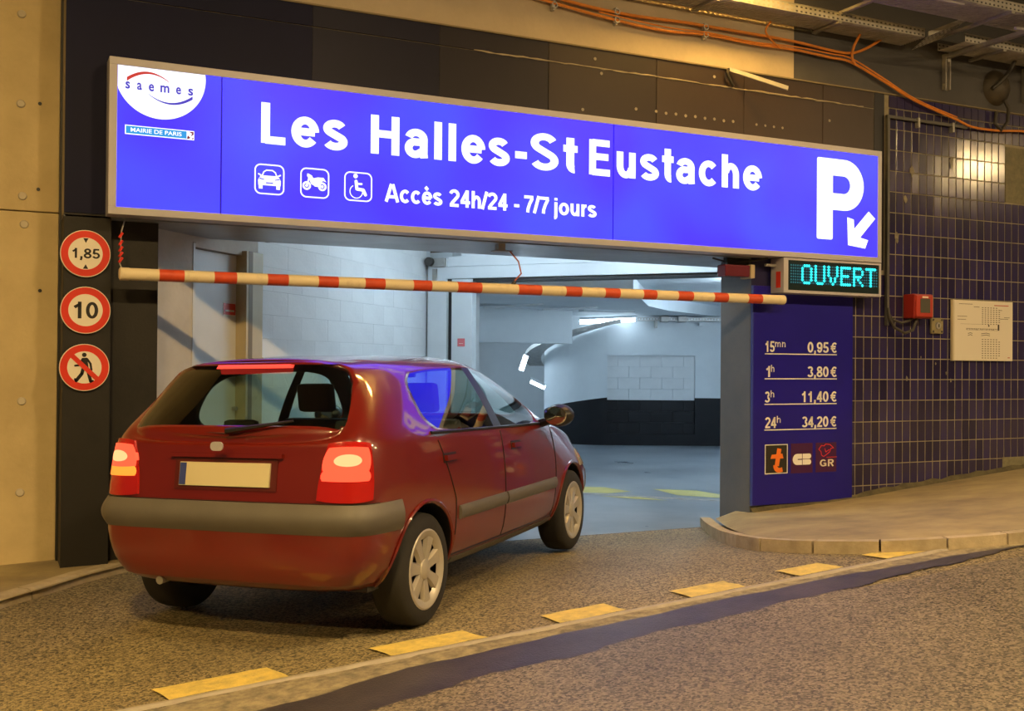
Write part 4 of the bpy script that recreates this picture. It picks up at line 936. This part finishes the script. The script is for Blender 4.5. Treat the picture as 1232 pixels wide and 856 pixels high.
fitting((7.6,9.9,2.36), (8.3,10.6,2.36), 'added unseen tube beyond the gate behind the pier', 52, .05)  # extra tube out of view, put in to light the space past the gate
fitting((9.7,12.2,2.34), (10.5,12.9,2.34), 'added unseen tube deep in the garage behind the pier', 85, .05)  # extra tube out of view, put in to brighten the far wall
fitting((7.75,17.3,2.14), (8.2,18.3,2.14), 'added unseen tube over the ramp behind the low beam', 48, .05)  # extra tube kept behind the beam, added to brighten the back wall
# tray with cables on the far wall, then curling down round the wall end
ft = thing('wall_cable_tray', 'perforated cable tray along the top of the far curved wall', 'cable tray', CW(1.3,.2,2.2))
f = MB(); perforated(f, CW(.50,.20,2.175), wd_, Z, 34, 1, .05, .05, .028, .028); S(f.build('punched_side', m_galv, ft)); S(cbox(.5, 2.2, .02, .20, 2.172, 2.176).build('bottom', m_galv, ft))
for s_ in (.95, 1.25): S(cbox(s_-.07, s_+.07, .12, .30, 2.15, 2.25).build('junction_box', m_steel, ft, bevel=.01))
S(cbox(.80, .83, .02, .24, 2.05, 2.19).build('bracket', m_steel, ft)); S(cbox(1.55, 1.62, .1, .22, 2.09, 2.15).build('sensor', m_pale, ft, bevel=.01))
rt_ = thing('ramp_cable_tray', 'galvanised cable tray curling down around the rounded wall end', 'cable tray', (8.9,15.9,1.9))
b1, s1 = [], []
for i in range(25):
    t = i/24; a = a0+math.radians(8)-math.radians(120)*t; z = 2.12-.74*t**1.1; ri, ro = R+.06, R+.36
    pi = Vector((cc.x+ri*math.cos(a), cc.y+ri*math.sin(a), z)); po = Vector((cc.x+ro*math.cos(a), cc.y+ro*math.sin(a), z))
    b1.append([pi, po]); s1.append([po, po+Vector((0,0,.07))])
S(MB().grid(b1).build('bottom_sheet', m_galv, rt_, smooth=True)); S(MB().grid(s1).build('side_flange', m_galv, rt_, smooth=True))
for k in range(3):
    S(MB().tube([Vector(b[0]).lerp(Vector(b[1]), .25+.22*k)+Vector((0,0,.025)) for b in b1], .016, 6).build('cable', m_cable if k else m_steel, rt_, smooth=True))
# ================================================================== THE CAR
car = thing('hatchback_car', 'small dark red hatchback turning into the garage, tail lights lit', 'car')
HEAD = math.radians(43.0)
m_paint = mat('red_car_paint', (0.15,0.008,0.004), 0.3, coat=1.0, spec=0.5, var=.08, vscale=2)
m_glass = glass('tinted_car_glass', (0.66,0.82,0.78), 1.0)
m_plast = mat('grey_bumper_plastic', (0.12,0.11,0.095), 0.5, var=.1, vscale=6)
m_trim = mat('black_car_trim', (0.012,0.012,0.012), 0.4)
m_cloth = mat('dark_seat_cloth', (0.03,0.032,0.035), 0.9)
m_line = mat('cabin_lining', (0.06,0.06,0.06), 0.9)
m_tyre = mat('tyre_rubber', (0.018,0.017,0.016), 0.8, bump=.1)
m_hub = mat('silver_wheel_cover', (0.52,0.49,0.44), 0.38, 0.45)
def lp(a, b, t): return a+(b-a)*t
def frm(xl, zb, ws, wm, wb, zbelt, xb, xu, wr, zre, zc, xc):
    h = zbelt-zb
    return [(xl,0,zb),(xl,ws*.85,zb),(xl,ws,zb+.05),(xl,wm-.012,zb+.24*h),(xl,wm,zb+.46*h),(lp(xl,xb,.5),wm-.004,zb+.70*h),(xb,wb+.016,zbelt-.05),(xb,wb,zbelt),
            (lp(xb,xu,.5),lp(wb,wr,.5)+.022,lp(zbelt,zre,.5)),(xu,wr+.02,zre-.02),(xu,wr-.045,zre+.025),(lp(xu,xc,.6),wr*.55,lp(zre+.03,zc,.78)),(xc,0,zc)]
FRM = [frm(-.622,.40,.52,.60,.56,.96,-.585,-.560,.50,.985,1.00,-.575),
       frm(-.600,.27,.66,.755,.715,1.00,-.555,-.530,.625,1.03,1.055,-.555),
       frm(-.45,.23,.72,.805,.765,1.00,-.40,-.275,.535,1.335,1.395,-.315),
       frm(-.15,.21,.75,.822,.775,.995,-.11,.00,.555,1.350,1.412,.0),
       frm(.10,.20,.75,.822,.775,.99,.10,.12,.56,1.355,1.420,.12),
       frm(1.05,.20,.76,.822,.780,.965,1.05,1.00,.56,1.362,1.430,1.0),
       frm(1.14,.20,.76,.822,.780,.963,1.14,1.08,.56,1.360,1.428,1.08),
       frm(1.95,.20,.75,.820,.765,.945,1.97,1.36,.54,1.335,1.392,1.42),
       frm(2.12,.20,.74,.818,.755,.935,2.14,2.05,.66,.965,1.005,2.20),
       frm(2.50,.21,.73,.815,.73,.88,2.50,2.50,.62,.905,.95,2.52),
       frm(2.86,.23,.70,.79,.68,.79,2.86,2.86,.55,.80,.835,2.88),
       frm(3.06,.27,.62,.72,.58,.68,3.05,3.05,.46,.69,.72,3.06),
       frm(3.15,.34,.48,.56,.45,.60,3.13,3.13,.36,.61,.63,3.14)]
NJ = 13
verts, faces, mids = [], [], []
ring = []
for f in FRM:
    idx = []
    for j in range(NJ): verts.append(f[j]); idx.append(len(verts)-1)
    for j in range(NJ-2, 0, -1): x, y, z = f[j]; verts.append((x,-y,z)); idx.append(len(verts)-1)
    ring.append(idx)
NR = len(ring[0])
def jj(k): return k if k < NJ-1 else NR-1-k        # index of the band, same on both sides
for i in range(len(FRM)-1):
    for k in range(NR):
        j = jj(k) if k < NJ-1 else NR-1-k
        a, b = ring[i][k], ring[i][(k+1) % NR]; c, d = ring[i+1][(k+1) % NR], ring[i+1][k]
        faces.append((a, d, c, b)); m = 0
        if i == 1 and j >= 9: m = 1                  # rear window
        if i == 7 and j >= 10: m = 2                 # windscreen
        if i in (4, 6) and j in (7, 8): m = (3 if i == 4 else 5) + (0 if k < NJ-1 else 1)
        if i == 5 and j in (7, 8): m = 7 if k < NJ-1 else 12
        mids.append(m)
for ri, flip in ((0, False), (len(FRM)-1, True)):
    R_ = ring[ri]
    for j in range(NJ-1):
        a, b = R_[j], R_[j+1]; c, d = R_[(NR-j-1) % NR], R_[(NR-j) % NR]
        q = [a, b, c, d]
        q2 = []
        for v in q:
            if v not in q2: q2.append(v)
        faces.append(tuple(q2 if not flip else q2[::-1])); mids.append(0)
me = bpy.data.meshes.new('cage'); me.from_pydata(verts, [], faces); me.update()
slots = [m_paint]+[m_glass]*6+[m_trim]*6
for s_ in slots: me.materials.append(s_)
for p, m in zip(me.polygons, mids): p.material_index = m
bm = bmesh.new(); bm.from_mesh(me); bmesh.ops.recalc_face_normals(bm, faces=bm.faces)
cr = bm.edges.layers.float.new('crease_edge')
for ed in bm.edges:
    fm = {f.material_index for f in ed.link_faces}
    if len(fm) > 1: ed[cr] = .55
    xs_ = [v.co for v in ed.verts]
bm.to_mesh(me); bm.free()
cage = bpy.data.objects.new('cage', me); COL.objects.link(cage)
ss = cage.modifiers.new('s', 'SUBSURF'); ss.levels = 3; ss.render_levels = 3
cut = MB()
cutters = []
for x0 in (0.0, 2.472):
    for sd in (-1, 1):
        c = MB(); n = 40
        r0 = [(x0+.335*math.cos(2*math.pi*k/n), sd*.46, .30+.335*math.sin(2*math.pi*k/n)) for k in range(n)]; r1 = [(x, sd*1.1, z) for x, y, z in r0]
        c.add(r0+r1, [tuple(range(n)), tuple(range(2*n-1, n-1, -1))]+[(k,(k+1)%n,n+(k+1)%n,n+k) for k in range(n)])
        o = c.build('cutter', m_trim); cutters.append(o)
        o.data.materials.clear()
        for s_ in slots: o.data.materials.append(s_)
        for p in o.data.polygons: p.material_index = 7+len(cutters)
        b = cage.modifiers.new('b', 'BOOLEAN'); b.object = o; b.operation = 'DIFFERENCE'; b.solver = 'EXACT'
        b.material_mode = 'INDEX'
dg = bpy.context.evaluated_depsgraph_get()
full = bpy.data.meshes.new_from_object(cage.evaluated_get(dg))
for o in cutters: bpy.data.objects.remove(o)
bpy.data.objects.remove(cage)
BV = BVHTree.FromPolygons([v.co for v in full.vertices], [tuple(p.vertices) for p in full.polygons])
def split(idx, name, m, parent, lining=False, th=.004):
    bm = bmesh.new(); bm.from_mesh(full)
    bmesh.ops.delete(bm, geom=[f for f in bm.faces if f.material_index != idx], context='FACES')
    me = bpy.data.meshes.new(name); bm.to_mesh(me); bm.free(); me.materials.clear(); me.materials.append(m)
    for p in me.polygons: p.material_index = 0
    me.shade_smooth(); me.set_sharp_from_angle(angle=.75)
    o = link(name, me, parent)
    if lining:
        me.materials.append(m_line); so = o.modifiers.new('lining', 'SOLIDIFY'); so.thickness = .018; so.offset = -1; so.material_offset = 1; so.material_offset_rim = 0
    return o
body = split(0, 'body_shell', m_paint, car, True)
split(1, 'rear_window', m_glass, car); split(2, 'windscreen', m_glass, car)
for k in (3, 4, 5, 6): split(k, 'side_window', m_glass, car)
for k in (7, 12): split(k, 'door_pillar', m_trim, car)
for k in (8, 9, 10, 11): split(k, 'wheel_arch_liner', m_trim, car)
def hit(o, d):
    h = BV.ray_cast(Vector(o), Vector(d).normalized()); return (h[0], h[1]) if h[0] else (None, None)
def conform(rays, off, name, m, parent, smooth=True, bulge=0.0):
    """sheet lying on the body: rays = grid of (origin, direction)"""
    top, base = [], []
    for ki, row in enumerate(rays):
        tr, br = [], []; bo = off+bulge*math.sin(math.pi*ki/(len(rays)-1))
        for o, d in row:
            p, n_ = hit(o, d); d = Vector(d).normalized()
            if p is None: p = Vector(o)+d*1.0
            tr.append(p-d*bo); br.append(p+d*.012)
        top.append(tr); base.append(br)
    mb = MB().grid(top); R0 = len(top)-1; C0 = len(top[0])-1
    mb.grid([top[0], base[0]]); mb.grid([top[R0], base[R0]]); mb.grid([[t[0] for t in top],[b[0] for b in base]]); mb.grid([[t[C0] for t in top],[b[C0] for b in base]])
    return mb.build(name, m, parent, smooth=smooth, weld=True, angle=.9)
def side_rays(x0, x1, z0, z1, sd, nx, nz, slope=0.0, fx=None):
    return [[((lp(x0,x1,i/nx), sd*2, lp(z0,z1,k/nz)+slope*(lp(x0,x1,i/nx)-x0)), (0,-sd,0)) for i in range(nx+1)] for k in range(nz+1)]
def rear_rays(y0, y1, z0, z1, ny, nz): return [[((-2, lp(y0,y1,i/ny), lp(z0,z1,k/nz)), (1,0,0)) for i in range(ny+1)] for k in range(nz+1)]
def wrap_rays(cx_, ang0, ang1, z0, z1, na, nz):
    return [[((cx_+3*math.cos(lp(ang0,ang1,i/na)), 3*math.sin(lp(ang0,ang1,i/na)), lp(z0,z1,k/nz)), (-math.cos(lp(ang0,ang1,i/na)), -math.sin(lp(ang0,ang1,i/na)), 0)) for i in range(na+1)] for k in range(nz+1)]
D = math.radians
# rear bumper: grey moulding above a painted skirt
conform(wrap_rays(.35, D(180-52), D(180+52), .545, .69, 48, 10), .016, 'rear_bumper', m_plast, car, bulge=.03)
conform(wrap_rays(.35, D(180-47.5), D(180+47.5), .30, .545, 48, 6), .014, 'bumper_skirt', m_paint, car)
conform(wrap_rays(.35, D(180-44), D(180+44), .686, .694, 40, 1), .006, 'tailgate_gap', m_trim, car)
conform(wrap_rays(2.2, D(-42), D(42), .30, .60, 40, 5), .02, 'front_bumper', m_plast, car)
# lamps
m_tail = emit('tail_lamp_lit', (1.0,0.085,0.035), 1.8, base=(.4,.01,.01)); m_tail2 = mat('tail_lamp_red', (0.42,0.012,0.01), 0.15, coat=.5); m_amber = emit('tail_lamp_amber', (1.0,0.22,0.03), 1.5, base=(.5,.2,.02)); m_core = emit('tail_lamp_core', (1.0,0.33,0.13), 2.2)
def lamp_rays(sd, i0b, i0t, o, z0, z1, na, nz, rnd=0.0):
    # inner edge slants from i0b at the bottom to i0t at the top; rnd squeezes the patch towards an ellipse
    rows = []
    for k in range(nz+1):
        row = []
        for i in range(na+1):
            u, v = 2*i/na-1, 2*k/nz-1
            uu, vv = lp(u, u*math.sqrt(1-v*v/2), rnd), lp(v, v*math.sqrt(1-u*u/2), rnd)
            t = (vv+1)/2; inn = lp(i0b, i0t, t); ang = D(180-sd*lp(inn, o, (uu+1)/2)); z = lp(z0, z1, t)
            row.append(((.35+3*math.cos(ang), 3*math.sin(ang), z), (-math.cos(ang), -math.sin(ang), 0)))
        rows.append(row)
    return rows
for sd in (-1, 1):
    tl = conform(lamp_rays(sd, 28, 31.5, 42.5, .70, .99, 14, 10, .25), .012, 'tail_light', m_tail2, car)
    conform(lamp_rays(sd, 29.5, 31.5, 41.8, .845, .965, 14, 8, .35), .0165, 'lit_lens', m_tail, tl)
    conform(lamp_rays(sd, 29.5, 30.0, 41.6, .80, .852, 14, 4, .3), .016, 'amber_lens', m_amber if sd > 0 else m_tail, tl)
    conform(lamp_rays(sd, 32.5, 33.5, 39.5, .872, .930, 12, 6, .95), .0185, 'bulb_glow', m_core, tl)
# high brake lamp, spoiler lip, wiper, badge, plate
conform([[((-2, lp(-.22,.22,i/10), lp(1.345,1.364,k/2)), (1,0,0)) for i in range(11)] for k in range(3)], .030, 'high_brake_light', emit('brake_lamp', (1.0,0.05,0.03), 2.0), car)
conform([[((-2, lp(-.46,.46,i/20), lp(1.362,1.378,k/2)), (1,0,0)) for i in range(21)] for k in range(3)], .025, 'roof_lip', m_paint, car)
pl = conform(rear_rays(-.265, .265, .765, .880, 8, 3), .016, 'number_plate', mat('plate_cream', (0.62,0.56,0.36), .4), car)
conform(rear_rays(.225, .263, .768, .877, 3, 3), .0175, 'blue_band', mat('plate_blue', (.04,.06,.25), .4), pl)
conform(rear_rays(-.30, .30, .745, .90, 8, 4), .006, 'plate_recess', mat('dark_red_recess', (.09,.008,.006), .4), car)
conform(rear_rays(-.33, .33, .905, .925, 10, 2), .022, 'tailgate_handle', m_paint, car)
bd = MB(); bd.prism(rrect(-.035,.035,-.022,.022,.02), (Vector((-.66,0,.965)), Vector((0,-1,0)), Z, Vector((-1,0,0))), .01)
bd.build('badge', m_alu, car)
p0, _ = hit((-2,.0,1.035),(1,0,0)); p1, _ = hit((-2,-.36,1.085),(1,0,0))
MB().tube([p0+Vector((-.03,0,0)), p0.lerp(p1,.5)+Vector((-.04,0,0)), p1+Vector((-.025,0,0))], [.016,.010,.006], 6).build('rear_wiper', m_trim, car, smooth=True)
# sides
for sd in (-1, 1):
    conform(side_rays(.40, 1.10, .50, .575, sd, 14, 6), .008, 'side_moulding', m_plast, car, bulge=.012); conform(side_rays(1.125, 2.06, .50, .575, sd, 16, 6), .008, 'side_moulding', m_plast, car, bulge=.012)
    conform(side_rays(.33, 2.12, .235, .285, sd, 24, 2), .010, 'sill', m_plast, car)
    for x0 in (.24, 1.26):
        h = conform(side_rays(x0, x0+.15, .835, .865, sd, 6, 2), .024, 'door_handle', m_paint, car); conform(side_rays(x0-.01, x0+.16, .825, .875, sd, 6, 2), .003, 'handle_recess', m_trim, h)
    seam = []
    for x0, z0, x1, z1 in ((1.105,.31,1.105,.95),(2.05,.31,2.10,.93),(.36,.42,.36,.62),(.36,.62,.20,.95),(.36,.305,2.06,.305)):
        pts = []
        for k in range(13):
            p, _ = hit((lp(x0,x1,k/12), sd*2, lp(z0,z1,k/12)), (0,-sd,0))
            if p: pts.append(p)
        MB().tube(pts, .0045, 5).build('door_seam', m_trim, car)
    pts = []
    for k in range(25):
        p, _ = hit((lp(.14,1.99,k/24), sd*2, lp(.992,.952,k/24)), (0,-sd,0))
        if p: pts.append(p+Vector((0,sd*.002,0)))
    MB().tube(pts, .010, 6).build('waist_seal', m_trim, car, smooth=True)
    conform(wrap_rays(2.2, *( (D(-58),D(-36)) if sd < 0 else (D(36),D(58)) ), .60, .72, 10, 5), .008, 'headlight', mat('headlight_glass', (.45,.42,.38), .1), car)
    conform(side_rays(2.72, 2.80, .66, .69, sd, 4, 2), .008, 'side_indicator', mat('indicator_orange', (.8,.28,.03), .2), car)
    # wheel-arch lip
    for x0 in (0.0, 2.472):
        pts = []
        for k in range(33):
            a = math.pi*(k/32)*1.06-.09; p, _ = hit((x0+.348*math.cos(a), sd*2, .30+.348*math.sin(a)), (0,-sd,0))
            if p: pts.append(p)
        MB().tube(pts, .012, 6).build('arch_lip', m_paint, car, smooth=True)
    # mirror
    mm = MB(); c0 = Vector((1.90, sd*.90, 1.01))
    mm.lathe([(.001,-.075),(.06,-.07),(.092,-.03),(.10,.02),(.085,.06),(.04,.085),(.001,.09)], (0,0,0), (1,0,0), 18)
    mm.v = [(c0.x+x, c0.y+y*1.05, c0.z+z*.78) for x, y, z in mm.v]
    mo = mm.build('door_mirror', m_trim, car, smooth=True); MB().tube([c0+Vector((0,-sd*.05,-.03)), Vector((1.93,sd*.74,.95))], .03, 8).build('mirror_foot', m_trim, mo, smooth=True)
    gl = MB().lathe([(.001,-.079),(.055,-.077),(.062,-.073)], (0,0,0), (1,0,0), 18); gl.v = [(c0.x+x, c0.y+y*1.3, c0.z+z) for x, y, z in gl.v]; gl.build('mirror_glass', mat('mirror_silver', (.8,.8,.8), .03, 1.0), mo)
# wheels
def wheel(x, y, sd):
    w_ = MB().lathe([(.17,-.085),(.20,-.095),(.265,-.094),(.286,-.075),(.292,-.04),(.293,0),(.292,.04),(.286,.075),(.265,.094),(.20,.095),(.17,.085)], (x,y,.293), (0,sd,0), 40).build('wheel', m_tyre, car, smooth=True, angle=.9)
    MB().lathe([(.001,.040),(.20,.040)], (x,y,.293), (0,sd,0), 30).build('brake_plate', m_trim, w_)
    MB().lathe([(.155,.075),(.172,.092),(.200,.099),(.214,.092),(.216,.07)], (x,y,.293), (0,sd,0), 40).build('cover_rim', m_hub, w_, smooth=True)
    MB().lathe([(.001,.098),(.03,.097),(.052,.088),(.06,.07)], (x,y,.293), (0,sd,0), 24).build('cover_centre', m_hub, w_, smooth=True)
    for k in range(7):
        a = 2*math.pi*k/7+.3; ca, sa = math.cos(a), math.sin(a); rd = Vector((ca,0,sa)); tn = Vector((-sa,0,ca)); o = Vector((x, y, .293)); ax = Vector((0,sd,0))
        prof = [(.045,.030,.083),(.10,.034,.088),(.17,.048,.090)]; rows = []
        for r_, hw, h in prof: rows.append([o+rd*r_-tn*hw+ax*(h-.02), o+rd*r_-tn*hw*.7+ax*h, o+rd*r_+tn*hw*.7+ax*h, o+rd*r_+tn*hw+ax*(h-.02)])
        MB().grid(rows).build('cover_spoke', m_hub, w_, smooth=True)
for x in (0.0, 2.472):
    for sd in (-1, 1): wheel(x, sd*.715, sd)
# cabin
def cushion(name, x0, x1, y0, y1, z0, z1, lean=0.0, parent=car):
    m = MB().box(x0, x1, y0, y1, z0, z1); m.v = [(x-lean*(z-z0), y, z) for x, y, z in m.v]; return m.build(name, m_cloth, parent, bevel=.03, smooth=True)
MB().box(-.40, 2.0, -.68, .68, .24, .27).build('cabin_floor', m_line, car)
cushion('rear_bench', .22, .70, -.62, .62, .35, .52); cushion('rear_backrest', .14, .28, -.62, .62, .50, .93, .22)
MB().box(-.45, .10, -.60, .60, .90, .915).build('parcel_shelf', m_line, car)
for y in (-.36, .36):
    cushion('front_seat', 1.02, 1.50, y-.25, y+.25, .33, .50); cushion('seat_back', .98, 1.10, y-.24, y+.24, .48, 1.03, .28); cushion('headrest', .82, .91, y-.12, y+.12, 1.07, 1.25, .15)
for y in (-.36, .36): cushion('rear_headrest', .03, .09, y-.11, y+.11, .94, 1.06, .1)
MB().box(1.72, 2.10, -.66, .66, .55, .90).build('dashboard', m_line, car, bevel=.05, smooth=True)
sw_ = MB(); fr = (Vector((1.58,.36,.86)), Vector((0,1,0)), Vector((.35,0,.94)).normalized(), Vector((-.94,0,.35)).normalized()); sw_.ring((0,0), .165, .190, fr, .03, 30); sw_.stroke([(-.17,0),(.17,0)], .04, fr, .02); sw_.build('steering_wheel', m_trim, car)
MB().box(1.30,1.34,-.10,.10,1.28,1.335).build('rear_view_mirror', m_trim, car, bevel=.008)
# tail pipe and axle
MB().tube([(-.58,.42,.27),(-.40,.42,.28),(-.1,.40,.30)], .022, 10).build('exhaust_pipe', m_steel, car, smooth=True); MB().tube([(0,-.62,.29),(0,.62,.29)], .03, 8).build('rear_axle', m_trim, car)
full_ = full
# stand it on the ramp: heading, and the tilt given by the ground under the wheels
c0 = Vector((1.515, 5.83)); fd = Vector((math.cos(HEAD), math.sin(HEAD))); ld = Vector((-fd.y, fd.x))
def gz(x, y): p = c0+fd*x+ld*y; return zr(p.x, p.y) if p.y < 7.625 else .021
zRR, zRL, zFR, zFL = gz(0,-.715), gz(0,.715), gz(2.472,-.715), gz(2.472,.715)
zc_ = (zRR+zRL+zFR+zFL)/4; px_ = ((zFR+zFL)-(zRR+zRL))/2/2.472; ry_ = ((zRL+zFL)-(zRR+zFR))/2/1.43
fx = Vector((fd.x, fd.y, px_)).normalized(); ly = Vector((ld.x, ld.y, ry_)); ly = (ly-fx*ly.dot(fx)).normalized(); uz = fx.cross(ly)
Mc = Matrix((fx, ly, uz)).transposed().to_4x4(); Mc.translation = Vector((c0.x, c0.y, zc_-px_*1.236+.004))
car.matrix_world = Mc
